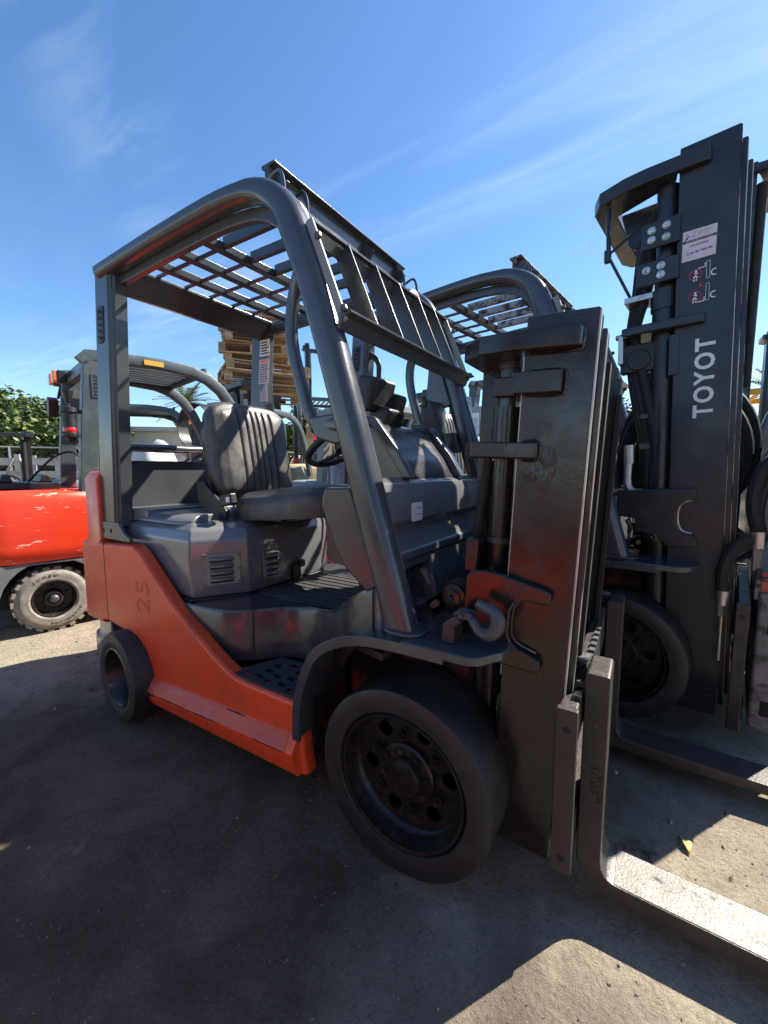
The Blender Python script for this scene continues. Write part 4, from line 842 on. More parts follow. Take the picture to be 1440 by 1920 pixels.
        for a_, b_, w_ in (((-.003, .006), (.007, .003), .005), ((-.003, -.003), (.004, -.008), .005), ((-.004, -.006), (-.005, -.014), .0045), ((.004, -.007), (.004, -.014), .0045), ((-.005, -.018), (-.005, -.024), .004), ((.003, -.017), (.003, -.023), .004)):
            man.beam((cx_ + a_[0], yf - .0008, zc + a_[1]), (cx_ + b_[0], yf - .0008, zc + b_[1]), w_, .0006, (0, 1, 0))
        S('pictogram', man, 'white', ic)
        fk = MB(); zb = zc + (.022 if fork_up else -.022)
        for a_, b_, w_ in (((.257, zb), (.235, zb - .001), .003), ((.257, zb), (.257, zb + .014), .003), ((.2615, zc - .023), (.2615, zc + .040), .0012), ((.2715, zc - .023), (.2715, zc + .040), .0012), ((.2615, zc - .023), (.2715, zc - .023), .0012), ((.2615, zc + .040), (.2715, zc + .040), .0012)):
            fk.beam((a_[0], yf - .0008, a_[1]), (b_[0], yf - .0008, b_[1]), w_, .0006, (0, 1, 0))
        cc = [(.287 + .011 * math.cos(R(a)), zc - .006 + .011 * math.sin(R(a))) for a in range(70, 300, 20)]
        for a_, b_ in zip(cc, cc[1:]): fk.beam((a_[0], yf - .0008, a_[1]), (b_[0], yf - .0008, b_[1]), .004, .0006, (0, 1, 0))
        S('pictogram', fk, 'white', ic)
    icon(1.810, True); icon(1.728, False)
    S('warning_triangle', MB().prism([(.238, 1.762), (.252, 1.762), (.2455, 1.775)], 'y', yf - .0009, yf), 'redprint', ch)
    # carriage, side shifter and an added shadow-casting plate
    P0 = lambda n, mb, m, bev=0.003, par=None, **k: build(n, mb, m, par or t, bevel=bev, **k)
    P0('carriage_bar', MB().box(.39, .43, -.42, .42, .46, .56), 'mast2', .005); P0('carriage_bar', MB().box(.39, .43, -.42, .42, .09, .19), 'mast2', .005)
    for s in (-1, 1):
        ep = P0('carriage_end', MB().box(.385, .425, min(s * .42, s * .445), max(s * .42, s * .445), .075, .57), 'fork', .004)
        P0('bolt_hole', MB().cyl((.404, s * .4455, .52), (.404, s * .43, .52), .009, 12), 'dark', 0, ep)
    ss = P0('side_shifter', MB().box(.445, .54, -.44, .44, .10, .62), 'battered', .012, seg=3)
    for z in (.16, .47): P0('shifter_pocket', MB().box(.475, .515, -.4425, -.435, z, z + .06), 'dark', .004, ss)
    P0('shifter_hook', MB().box(.432, .452, -.41, -.37, .585, .70), 'silver', .004, ss)
    P0('shifter_pad', MB().box(.448, .47, -.415, -.36, .61, .69), 'scraped', .004, ss)
    P0('shifter_shelf', MB().box(.45, .60, -.43, .43, .66, .675), 'iron', .003, ss)
    cf = P0('shadow_plate', MB().box(.56, .60, -.42, .55, .14, 1.36), 'mast2', .01)  # out-of-view plate, added to cast the straight shadow edge on the ground
    for s in (-1, 1):
        P0('plate_arm', MB().box(.60, 1.05, s * .40 - .02, s * .40 + .02, .20, .26), 'mast2', .006, cf)
    for pts, r_ in (([(.344, -.40, .58), (.336, -.40, .66), (.35, -.40, .74), (.39, -.39, .80), (.42, -.38, .80)], .020), ([(.43, -.38, .83), (.408, -.385, .93), (.415, -.38, 1.03), (.45, -.36, 1.10), (.52, -.30, 1.12), (.56, -.2, 1.05)], .022), ([(.445, -.38, .80), (.425, -.37, .92), (.46, -.35, 1.06), (.54, -.26, 1.10)], .018), ([(.35, -.40, .70), (.37, -.39, .76), (.42, -.37, .78)], .016)):
        P0('hose', MB().tube(spline(pts, 6), r_, 10), 'hose', 0)
    P0('hose_fitting', MB().cyl((.344, -.40, .60), (.344, -.40, .545), .022, 12).cyl((.344, -.40, .545), (.344, -.40, .50), .015, 6).cyl((.344, -.40, .50), (.346, -.40, .32), .007, 8), 'steel', 0)
    P0('hose_fitting', MB().cyl((.43, -.38, .835), (.432, -.38, .775), .024, 12).cyl((.432, -.38, .775), (.434, -.38, .69), .016, 6), 'steel', 0)
    for k, (r_, yy, zz) in enumerate(((.20, .10, 1.12), (.225, .02, 1.15), (.25, .10, 1.17), (.235, -.06, 1.13), (.26, .02, 1.16))):
        P0('hose_loop', MB().tube([(15e-2 + r_ * math.cos(2 * math.pi * q_ / 36), yy, zz + r_ * 1.25 * math.sin(2 * math.pi * q_ / 36)) for q_ in range(37)], .021, 8), 'hose', 0)
mast_two(forklift_b)
# rear post lettering and reversing handle on the second truck
pst = [x for x in forklift_b.children if x.name.startswith('rear_post')][0]
for k, c_ in enumerate('P9'):
    text('letter', c_, .085, 'white', frame((-1.578 - k * .012, -.4712, 1.60 - k * .125), (1, 0, 0), (0, 0, 1)), pst, .0006, .0006)
build('reversing_handle', MB().sweep(spline([(-1.462, -.43, 1.79), (-1.40, -.43, 1.73), (-1.392, -.43, 1.66), (-1.40, -.43, 1.55), (-1.42, -.43, 1.51), (-1.478, -.43, 1.49)], 5), rrect(.022, .034, .010, 3), (0, 1, 0)), 'black', forklift_b, smooth=40)
# worn silver paint on the second truck's roof bars and guard rail
for x in forklift_b.children:
    n = x.name.split('.')[0]
    if n in ('roof_slat', 'front_header'):
        x.material_slots[0].link = 'OBJECT'; x.material_slots[0].material = M['silver']
    if n in ('counterweight', 'side_panel', 'sill_ridge'):
        x.material_slots[0].link = 'OBJECT'; x.material_slots[0].material = M['hood']
wr = [x for x in forklift_b.children if x.name.startswith('guard_frame')]
for w_, s in zip(wr, (-1, 1)):
    build('worn_patch', MB().beam((-.345, s * .412, 1.80), (-.265, s * .412, 1.55), .003, .05, (1, 0, .3)).beam((-.41, s * .412, 1.91), (-.345, s * .412, 1.80), .003, .03, (1, 0, .5)), 'silver', w_, smooth=0)
# ------------------------------------------------------------------ other forklifts in the yard (origin on the ground under the rear axle, front towards +X)
def pneu(parent, x, y, side, r, w, m='dusty', detail=False):
    o = (x, y, r); ax = (0, side, 0); ri = r * .56
    tp = [(ri, -w), (r * .86, -w), (r * .955, -w * .88), (r * .96, -w * .5), (r * .955, -w * .12), (r * .90, -.004), (r * .82, 0.006), (r * .80, .008), (r * .70, .004), (r * .62, .006), (ri, -.004)]
    wh = build('wheel', MB().lathe([(ri, -w), (ri, -.006), (ri * .95, 0), (ri * .90, -.012), (ri * .84, -.05), (ri * .45, -.055), (ri * .42, -.02), (ri * .30, -.015), (ri * .28, -.03), (.0005, -.03)], o, ax, 40, cap=False), 'rim', parent, smooth=35)
    build('tyre', MB().lathe(tp + [tp[0]], o, ax, 48, cap=False), m, wh, smooth=35)
    lug = MB(); n = 22
    for k in range(n):
        for hf in (0, 1):
            a = 2 * math.pi * (k + .5 * hf) / n; u = Vector((math.cos(a), 0, math.sin(a))); v = Vector((-math.sin(a), 0, math.cos(a)))
            c = Vector(o) + u * (r * .962) + Vector((0, side * (-w * (.26 + .48 * hf)), 0))
            lug.obox(c, (r * .09, w * .46, r * .15), Matrix((u, Vector((0, 1, 0)), v)).transposed())
    t = build('tread', lug, m, wh, smooth=0); t['kind'] = 'stuff'
    if detail:
        build('hub_cap', MB().lathe([(.030, -.02), (.028, .0), (.018, .012), (.0005, .014)], (x, y, r), ax, 12, cap=False), 'iron', wh)
        for k in range(5):
            a = R(72 * k + 20); build('nut', MB().lathe([(.011, -.055), (.011, -.04)], (x + ri * .64 * math.cos(a), y, r + ri * .64 * math.sin(a)), ax, 6), 'rim', wh)
        for k, (s_, a0) in enumerate((('JUMBO', 128), ('PNEUMATIC', 262))):
            for i, ch in enumerate(s_):
                a = R(a0 - (i * 11 if k == 0 else -i * 8.5)); rr = r * .76; c = (x + rr * math.cos(a), y + side * .0065, r + rr * math.sin(a))
                up = Vector((math.cos(a), 0, math.sin(a))) * (1 if k == 0 else -1); ri_ = up.cross(Vector((0, side, 0)))
                text('letter', ch, r * .13, 'rubber', frame(c, ri_, up), wh, .0008)
    return wh

def plain_forklift(label, loc, yaw, body, fr, mast_h=2.1, guard=1.95, lower='ltgrey', group=None, scale=1.0, seat=True, forks=True, detail=False, mast=True, wheels=True, hoodm=None, roof=True, tilt=-2):
    t = thing('forklift', label, 'forklift', (*loc, 0), R(yaw), group, scale)
    P = lambda n, mb, m, bev=0.004, par=None, **k: build(n, mb, m, par or t, bevel=bev, **k)
    pl = [(.46, -.52), (-.20, -.53), (-.38, -.50), (-.50, -.40), (-.58, -.22), (-.60, 0), (-.58, .22), (-.50, .40), (-.38, .50), (-.20, .53), (.46, .52)]
    sc_ = lambda k, dx: [(a * k + dx, b_ * k) for a, b_ in pl]
    cw = P('counterweight', MB().loft([[(*p, z) for p in q_] for q_, z in ((sc_(.965, 0), .50), (sc_(.995, 0), .515), (pl, .60), (sc_(.985, .005), .80), (sc_(.965, .01), .90), (sc_(.92, .02), .965), (sc_(.84, .03), .985))]), body, 0.0, smooth=60)
    ar = arc((0, .228), .285, 180, 0, 14)
    ar = [(a, b_) for a, b_ in ar if b_ < .498]
    for s in (-1, 1):
        sk = [(-.48, .50), (-.48, .23), (-.44, .20), (-.285, .20)] + ar + [(.285, .20), (.5, .20), (.5, .50)]
        P('skirt', MB().prism(sk, 'y', s * .44, s * .515), lower, .004)
        P('side_sheet', MB().box(.29, 1.06, min(s * .47, s * .515), max(s * .47, s * .515), .17, .52), lower, .008)
        P('side_step', MB().box(.50, 1.05, min(s * .34, s * .53), max(s * .34, s * .53), .28, .38), lower, .008)
        P('front_fender', MB().prism([(1.02, .28), (1.02, .52), (1.12, .62), (1.62, .62), (1.74, .50), (1.74, .44), (1.60, .57), (1.15, .57), (1.06, .49), (1.06, .28)], 'y', s * .30, s * .53), lower, .006)
    P('rear_skirt', MB().prism([(-.56, -.2), (-.44, -.40), (-.3, -.44), (-.3, .44), (-.44, .40), (-.56, .2)], 'z', .20, .50), lower, .006)
    P('chassis_frame', MB().box(-.30, 1.55, -.28, .28, .16, .60), 'dark')
    P('engine_hood', MB().loft([[(x, y * k, z) for x, y in ((.40, -.42), (.95, -.42), (1.03, -.30), (1.03, .30), (.95, .42), (.40, .42))] for k, z in ((1, .58), (1, .90), (.95, .95), (.85, .97))]), hoodm or lower, .006, smooth=50)
    P('floor_plate', MB().box(1.0, 1.6, -.42, .42, .56, .60), 'dark')
    P('cowl', MB().prism([(1.52, .60), (1.62, .62), (1.60, 1.05), (1.45, 1.18), (1.38, 1.15), (1.48, 1.0)], 'y', -.42, .42), lower, .01)
    if wheels:
        for s in (-1, 1):
            pneu(t, 0, s * .50, s, .228, .17, 'dusty', detail and s < 0); pneu(t, 1.40, s * .53, s, .30, .21, 'dusty')
    if seat:
        P('seat', MB().box(.48, .95, -.22, .22, .97, 1.08).prism([(.40, 1.05), (.52, 1.05), (.46, 1.48), (.34, 1.48)], 'y', -.21, .21), 'vinyl', .035, seg=3)
    c = Vector((1.22, 0, 1.22)); n_ = Vector((-.55, 0, .83)); u = Vector((0, 1, 0)); v = n_.cross(u)
    P('steering_wheel', MB().tube([c + (u * math.cos(2 * math.pi * k / 24) + v * math.sin(2 * math.pi * k / 24)) * .16 for k in range(25)], .014, 8), 'black', 0)
    P('steering_column', MB().cyl(c, (1.45, 0, .95), .03, 10), 'black', 0)
    g = guard
    if roof:
        for s in (-1, 1):
            rp = P('rear_post', MB().loft([[(x0, s * .475, z), (x1, s * .475, z), (x1, s * .385, z), (x0, s * .385, z)] for z, x0, x1 in ((.95, .20, .31), (1.3, .22, .33), (g - .05, .27, .44))]), fr, .006)
            vi = P('vent_insert', MB().prism([(a + .345, b_ + g - .22) for a, b_ in rrect(.075, .17, .008, 2)], 'y', s * .475, s * .480), fr, .001, rp)
            for k in range(6): P('vent_slot', MB().box(.322, .368, min(s * .478, s * .4815), max(s * .478, s * .4815), g - .292 + k * .026, g - .278 + k * .026), 'dark', 0, vi)
            path = [(.26, g - .06), (.30, g - .015), (.40, g), (.8, g + .01), (1.02, g - .005), (1.16, g - .05), (1.27, g - .13), (1.36, g - .25), (1.44, g - .42), (1.60, 1.02)]
            P('guard_frame', MB().sweep([(a, s * .44, b_) for a, b_ in path], rrect(.07, .085, .012, 2), (0, 1, 0)), fr, 0, smooth=40)
        P('roof_beam', MB().box(.33, .38, -.41, .41, g - .03, g + .03), fr, .004); P('roof_beam', MB().box(1.14, 1.17, -.41, .41, g - .02, g + .05), fr, .004)
        for k in range(9):
            P('roof_slat', MB().box(.37, 1.15, -.385 + k * .0962 - .016, -.385 + k * .0962 + .016, g - .004, g + .03), fr, .003)
    if mast:
        T = tilter(tilt, 1.4)
        for s in (-1, 1):
            P('mast_channel', chan(1.75, 1.90, s * .36, s, .06, mast_h).map(T), 'mast2', .003)
            P('inner_channel', chan(1.77, 1.92, s * .335, s, .10, mast_h - .05, dep=.05).map(T), 'mast', .003)
            P('lift_cylinder', MB().cyl((1.71, s * .27, .12), (1.71, s * .27, mast_h - .12), .035, 12).map(T), 'dark', 0)
        P('upper_tie', MB().prism([(1.88, -.39), (1.70, -.40), (1.60, -.30), (1.60, .30), (1.70, .40), (1.88, .39), (1.88, .36), (1.74, .34), (1.70, .22), (1.70, -.22), (1.74, -.34), (1.88, -.36)], 'z', mast_h - .08, mast_h - .03).map(T), 'mast2', .004)
        P('middle_tie', MB().box(1.70, 1.75, -.36, .36, mast_h * .5, mast_h * .5 + .08).map(T), 'mast2', .004)
        P('carriage_bar', MB().box(1.90, 1.94, -.45, .45, .18, .27), 'mast2', .004); P('carriage_bar', MB().box(1.90, 1.94, -.45, .45, .46, .55), 'mast2', .004)
        if forks:
            for s in (-1, 1):
                P('fork', MB().prism([(1.945, .60), (1.985, .60), (1.985, .11), (2.02, .08), (2.95, .06), (2.95, .045), (2.02, .04), (1.96, .05), (1.945, .08)], 'y', s * .25 - .06, s * .25 + .06), 'fork', .004)
    return t

grp = 'forklifts parked around the yard'
# red pneumatic truck at the left edge, its rear wheel towards the viewer
t3 = plain_forklift('red forklift with scratched counterweight and grey-green guard, dusty lugged rear wheel showing', (-3.40, -.166), 78, 'red', 'teal', 2.0, 1.95, 'hood', grp, detail=True, hoodm='red')
for s in (1,):
    P = lambda n, mb, m, bev=0.004, par=t3, **k: build(n, mb, m, par, bevel=bev, **k)
    P('light_bar', MB().box(.30, .36, -.40, .66, 1.86, 1.90), 'teal')
    for yy in (.60, .42): 
        lb = P('marker_lamp', MB().box(.235, .30, yy - .05, yy + .05, 1.865, 1.965), 'black', .01); build('lens', MB().box(.205, .236, yy - .045, yy + .045, 1.87, 1.96), 'amber', lb, bevel=.008)
    P('rear_work_lamp', MB().obox((.20, .46, 1.66), (.07, .10, .15), Matrix.Rotation(R(20), 3, 'X')).beam((.24, .46, 1.73), (.27, .46, 1.86), .02, .02), 'black', .012)
    bc = P('warning_beacon', MB().lathe([(.018, .18), (.034, .25), (.034, .262), (.012, .262), (.012, .15), (.05, .14), (.052, .11), (.042, .10), (.040, -.03), (.050, -.04), (.050, -.06), (.03, -.07), (.02, -.10), (.0005, -.10)], (.17, -.44, 1.42), (0, 0, 1), 20, cap=False), 'black', 0, smooth=40)
    build('red_ring', MB().lathe([(.0415, -.03), (.0425, -.028), (.0425, .0), (.0415, .002)], (.17, -.44, 1.42), (0, 0, 1), 20, cap=False), 'lens_red', bc)
    P('beacon_bracket', MB().box(.16, .26, -.455, -.425, 1.525, 1.55), 'black')
    P('yellow_label', MB().box(.66, .80, -.4815, -.478, 1.935, 1.972), 'yellow', 0)
    P('tank_arm', MB().cyl((-.30, -.30, 1.0), (-.42, -.36, 1.02), .017, 10).cyl((-.42, -.36, 1.02), (-.47, -.37, 1.02), .024, 10), 'iron', .003)
    P('tank_cradle', MB().box(-.42, .12, -.24, .24, .985, 1.035).prism([(-.22, 1.035), (-.14, 1.035), (-.16, 1.09), (-.20, 1.09)], 'y', -.22, .22).prism([(0, 1.035), (.08, 1.035), (.06, 1.09), (.02, 1.09)], 'y', -.22, .22), 'black', .01)
    P('gas_hose', MB().tube(spline([(-.05, -.1, 1.04), (.1, -.18, 1.22), (.22, -.25, 1.25), (.27, -.3, 1.1), (.22, -.33, .98)], 5), .008, 8), 'hose', 0)
# low red truck beyond it, seen as mast and steering wheel at the left edge
t6 = plain_forklift('dark low forklift without guard beyond the red one, its rusty mast and steering wheel showing', (-3.62, -.06), 170, 'red', 'char', 1.92, 1.95, 'black', grp, roof=False, seat=False, wheels=False, scale=.8)
t6.location = (-3.62 - .65, -.02, 0.02); 
# second grey-green guard behind
plain_forklift('grey-green forklift with slatted roof behind the red one, beyond its guard', (-6.7, 1.6), 60, 'ltgrey', 'teal', 1.9, 2.05, 'ltgrey', grp)
# truck with empty gas cylinder hoop
t5 = plain_forklift('blue-grey forklift with empty gas cylinder hoop and amber lamps, behind the black seat', (-4.62, 2.32), 97, 'ltgrey', 'teal', 2.0, 1.98, 'ltgrey', grp, mast=False)
def hoop(t, c, r, w):
    n = 30; pts = [(c[0], c[1] + r * math.cos(2 * math.pi * k / n), c[2] + r * math.sin(2 * math.pi * k / n)) for k in range(n + 1)]
    h = build('cylinder_hoop', MB().sweep(pts, [(-w / 2, -.006), (w / 2, -.006), (w / 2, .006), (-w / 2, .006)], (1, 0, 0)), 'black', t, bevel=.002)
    build('hoop_latch', MB().box(c[0] - .03, c[0] + .03, c[1] - r - .03, c[1] - r + .02, c[2] + .05, c[2] + .10), 'steel', h, bevel=.004)
hoop(t5, (-.30, 0.02, 1.70), .30, .17)
build('hoop_stand', MB().box(-.36, -.24, -.12, .12, .98, 1.41), 'black', t5, bevel=.01)
for yy in (-.42, .42):
    lb = build('marker_lamp', MB().box(-.10, -.06, yy - .045, yy + .045, 1.76, 1.86).box(-.085, -.065, yy - .015, yy + .015, .98, 1.77), 'black', t5, bevel=.004); build('lens', MB().box(-.135, -.10, yy - .05, yy + .05, 1.765, 1.86), 'amber', lb, bevel=.008)
build('roof_box', MB().prism([(.24, 1.98), (.50, 2.02), (.50, 2.14), (.24, 2.12)], 'y', -.45, .45), 'ltgrey', t5, bevel=.01)
# tan truck, pallet carrier, tall masts further back
plain_forklift('tan forklift with curved tan guard pillars behind the black seat', (-5.2, 4.6), 62, 'tan', 'tan', 1.9, 1.65, 'tan', grp, hoodm='tan', scale=1.25)
carrier = plain_forklift('dark forklift carrying the pallet stack on raised forks', (-7.25, 5.45), -41, 'ltgrey', 'char', 2.75, 2.1, 'char', grp, forks=False)
for s in (-1, 1):
    build('fork', MB().prism([(1.95, 2.9), (1.99, 2.9), (1.99, 2.37), (3.0, 2.36), (3.0, 2.32), (1.95, 2.32)], 'y', s * .25 - .06, s * .25 + .06), 'fork', carrier, bevel=.004)
build('lifted_carriage', MB().box(1.90, 1.945, -.45, .45, 2.40, 2.50).box(1.90, 1.945, -.45, .45, 2.70, 2.80).box(1.82, 1.90, -.30, .30, 2.38, 2.82), 'mast2', carrier, bevel=.004)
plain_forklift('black forklift with tall raised mast, right of the pallet stack', (-8.97, 9.2), -41, 'red', 'char', 2.95, 2.1, 'char', grp, scale=1.5)
t7 = plain_forklift('pale grey forklift with red and white tail lamp strip on its rear post', (-3.02, 2.93), -8, 'ltgrey', 'ltgrey', 1.9, 1.80, 'ltgrey', grp, roof=True)
tl = build('tail_lamp', MB().box(.155, .19, -.49, -.44, 1.40, 1.66), 'lens_red', t7, bevel=.006); build('reversing_lens', MB().box(.152, .19, -.4915, -.438, 1.40, 1.46), 'lens_clear', tl, bevel=.004)
for z in (1.55, 1.42): build('post_opening', MB().box(.24, .29, -.478, -.47, z, z + .085), 'dark', t7, bevel=.002)
build('notice', MB().box(.62, .85, -.515, -.512, .99, 1.26).box(.66, .80, -.515, -.512, 1.28, 1.42), 'label', t7)
build('notice_mark', MB().box(.76, .80, -.5165, -.515, 1.16, 1.20), 'redprint', t7)
t8 = plain_forklift('large pale grey forklift with 5,0 capacity panel, seen past the near mast', (-1.55, 5.1), 84, 'ltgrey', 'char', 2.3, 2.0, 'ltgrey', grp, scale=1.3)
pn = build('capacity_panel', MB().box(.10, .13, -.40, .40, 1.28, 1.66), 'ltgrey', t8, bevel=.006)
text('capacity_text', '5,0', .20, 'ink', frame((.098, -.20, 1.46), (0, -1, 0), (0, 0, 1)), pn, .001)
for k, yy in enumerate((.16, .30)):
    s_ = paper(pn, (.0985, yy, 1.45), (0, -1, 0), (0, 0, 1), .12, .26); lines(s_, (.0975, yy, 1.43), (0, -1, 0), (0, 0, 1), 8, .10, .024, .009)
ab = build('beacon', MB().lathe([(.05, 0), (.05, .03), (.042, .035), (.042, .09), (.03, .12), (.0005, .125)], (.45, .25, 2.04), (0, 0, 1), 20, cap=False), 'amber', t8)
plain_forklift('distant grey forklift with flat roof, past the near steering column', (-3.7, 7.7), 252, 'ltgrey', 'teal', 2.2, 2.35, 'ltgrey', grp)
plain_forklift('yellow forklift at the right edge behind the lettered mast', (1.9, 6.1), 268, 'yellow', 'yellow', 2.5, 2.0, 'yellow', grp, hoodm='yellow')
plain_forklift('dark forklift at the right edge, its tall bare mast beside the lettered one', (2.84, 2.98), 178, 'lime', 'char', 3.3, 2.0, 'char', grp, forks=False, tilt=0, hoodm='lime')
plain_forklift('red forklift far off between the guard legs', (-8.6, 8.6), 30, 'red', 'char', 2.3, 2.0, 'red', grp)
# red trucks of the opposite row, behind the viewer (seen in the paint reflections)
for k, (x, y) in enumerate(((-.95, -2.66), (2.2, -2.95))):
    plain_forklift(('red and charcoal forklift in the opposite row, beside the orange one', 'red forklift in the opposite row, facing the fork blades')[k], (x, y), 3, ('char', 'red')[k], 'char', 2.0, 2.0, 'red', 'opposite row of red forklifts', hoodm='char')
# ------------------------------------------------------------------ pallets
def pallet(loc, rz, L_, W_, label, m0):
    t = thing('pallet', label, 'pallet', loc, rz, 'pallets stacked on the raised forks')
    wd = lambda k: 'wood%d' % ((m0 + k) % 4)
    bd = MB().box(-L_ / 2, L_ / 2, -.05, .05, 0, .02); b0 = None
    n = 6
    for k in range(n):
        y = -W_ / 2 + .05 + k * (W_ - .1) / (n - 1)
        o = build('top_board', MB().box(-L_ / 2 + rnd.uniform(0, .015), L_ / 2 - rnd.uniform(0, .015), y - .05, y + .05, .143 + rnd.uniform(0, .003), .164), wd(k), t, smooth=0)
        o.rotation_euler = (0, 0, rnd.uniform(-.012, .012))
    for k in range(3):
        x = (-L_ / 2 + .06, 0, L_ / 2 - .06)[k]
        build('cross_board', MB().box(x - .055, x + .055, -W_ / 2, W_ / 2, .123, .1425), wd(k + 1), t, smooth=0)
        for j in range(3):
            y = (-W_ / 2 + .06, 0, W_ / 2 - .06)[j]
            build('block', MB().box(x - .055, x + .055, y - .055, y + .055, .02, .1228), wd(k + j + 2), t, smooth=0)
    for j in range(3):
        y = (-W_ / 2 + .05, 0, W_ / 2 - .05)[j]
        build('bottom_board', MB().box(-L_ / 2, L_ / 2, y - .05, y + .05, 0, .0198), wd(j + 1), t, smooth=0)
    return t
names = ['bottom pallet of the raised stack, resting on the forks', 'wide brown pallet second from the bottom of the stack', 'wide pallet third from the bottom, with splintered ends', 'smaller pallet fourth from the bottom of the stack', 'reddish pallet fifth from the bottom of the stack', 'brown pallet third from the top of the stack', 'weathered pallet just under the topmost one', 'topmost pallet of the stack, with a blue corner block']
hd = Vector((math.cos(R(-41)), math.sin(R(-41)), 0)); base = Vector((-7.25, 5.45, 0)) + hd * 2.56
z = 2.372
for k in range(8):
    big = k < 3
    j = Vector((rnd.uniform(-.03, .03), rnd.uniform(-.03, .03), 0)) + (Vector((-.05, -.03, 0)) if not big else Vector())
    p_ = pallet((base.x + j.x, base.y + j.y, z), R(-41 + 90 + rnd.uniform(-9, 9) + (6 if big else 0)), 1.38 if big else 1.12, 1.15 if big else .9, names[k], k)
    if k == 7: [x for x in p_.children if x.name.startswith('block')][4].data.materials[0] = M['blue']
    z += .1665
# ------------------------------------------------------------------ trees
def leaf_cloud(n, rx, ry, rz, size, seed, m, lobes):
    r_ = random.Random(seed); mb = MB()
    cs = [(Vector((r_.uniform(-.75, .75) * rx, r_.uniform(-.75, .75) * ry, r_.uniform(-.7, .85) * rz)), r_.uniform(.28, .5)) for _ in range(lobes)]
    for i in range(n):
        c, q_ = r_.choice(cs); d = Vector((r_.gauss(0, 1), r_.gauss(0, 1), r_.gauss(0, 1))).normalized() * (r_.random() ** .45)
        p = c + Vector((d.x * rx * q_, d.y * ry * q_, d.z * rz * q_)) ; s_ = size * r_.uniform(.6, 1.4)
        a = Vector((r_.gauss(0, 1), r_.gauss(0, 1), r_.gauss(0, .6))).normalized(); b_ = a.cross(Vector((r_.gauss(0, 1), r_.gauss(0, 1), r_.gauss(0, 1)))).normalized()
        mb.add([p - a * s_, p + b_ * s_ * .45, p + a * s_, p - b_ * s_ * .45], [(0, 1, 2, 3)])
    me = bpy.data.meshes.new('crown'); me.from_pydata(mb.v, [], mb.f); me.materials.append(M[m]); me.materials.append(M['leaf2']); me.materials.append(M['leaf1'])
    for p in me.polygons: p.material_index = r_.choice((0, 0, 0, 1, 2))
    return me
crowns = [leaf_cloud(15000, 1.9, 1.9, 1.7, .095, 3 + k, 'leaf%d' % k, 26) for k in range(2)]
def tree(loc, k, s_, label, trunk=True, h=2.0):
    t = thing('tree', label, 'tree', loc, rnd.uniform(0, 6), 'trees along the yard fence', s_)
    tr = MB().tube([(0, 0, -.05), (.05, .02, h * .5), (.02, .08, h)], .1, 8, [.16, .12, .07])
    for q_ in range(5):
        a = q_ * 1.3; tr.tube([(.03, .03, h * .55 + q_ * .1), (math.cos(a) * .6, math.sin(a) * .6, h + .3), (math.cos(a) * 1.1, math.sin(a) * 1.1, h + .9)], .05, 6, [.06, .04, .015])
    build('trunk', tr, 'bark', t)
    o = bpy.data.objects.new('crown', crowns[k]); C.objects.link(o); o.parent = t; o.location = (0, 0, h + .55)
    return t
tl_ = ['bushy green tree at the far left edge, its top cut by the frame', 'rounded green tree behind the white crate fence', 'dense green tree left of the red truck guard post']
for k, (x, y, s_) in enumerate(((-19.2, 3.1, 1.05), (-18.2, 4.7, 1.0), (-17.6, 6.0, .92))): tree((x, y, -.2), k % 2, s_, tl_[k], h=1.5)
for k, (x, y, s_, l_) in enumerate(((-15.5, 14.5, 1.0, 'green tree far off right of the black seat'), (.4, 14.6, .8, 'thin leafy tree beyond the rear guard leg on the right'), (-11.0, 19, 1.1, 'distant green tree behind the steering wheel'), (-4, 20, 1.0, 'distant tree behind the flat roofed forklift'))): tree((x, y, 0), k % 2, s_, l_)
def palm(loc, h, label, n=26):
    t = thing('palm_tree', label, 'palm tree', loc, 0)
    build('trunk', MB().tube([(0, 0, 0), (.05, 0, h * .5), (0, 0, h)], .15, 10, [.2, .15, .14]), 'bark', t)
    for k in range(n):
        a = k * 2.39996; el = rnd.uniform(-.5, 1.2); l = rnd.uniform(1.0, 1.35); mb = MB()
        d = Vector((math.cos(a) * math.cos(el), math.sin(a) * math.cos(el), math.sin(el))); sd = d.cross(Vector((0, 0, 1))).normalized()
        ax_ = [Vector((0, 0, h)) + d * (l * q_ / 6) - Vector((0, 0, .28 * (q_ / 6) ** 2)) for q_ in range(7)]
        for q_ in range(1, 7):
            for s in (-1, 1):
                for w_ in (0, .5):
                    p = ax_[q_ - 1].lerp(ax_[q_], w_); e_ = p + (sd * s * .34 + d * .30) * (1.05 - .09 * q_) - Vector((0, 0, .05))
                    mb.add([p, p + d * .045, e_], [(0, 1, 2)])
        mb.tube(ax_, .012, 5)
        build('frond', mb, 'leaf2', t, smooth=0)
palm((-14.9, 8.4, 0), 3.75, 'spiky palm seen through the red truck guard')
palm((3.9, 16.4, 0), 3.6, 'palm with drooping fronds at the right edge')
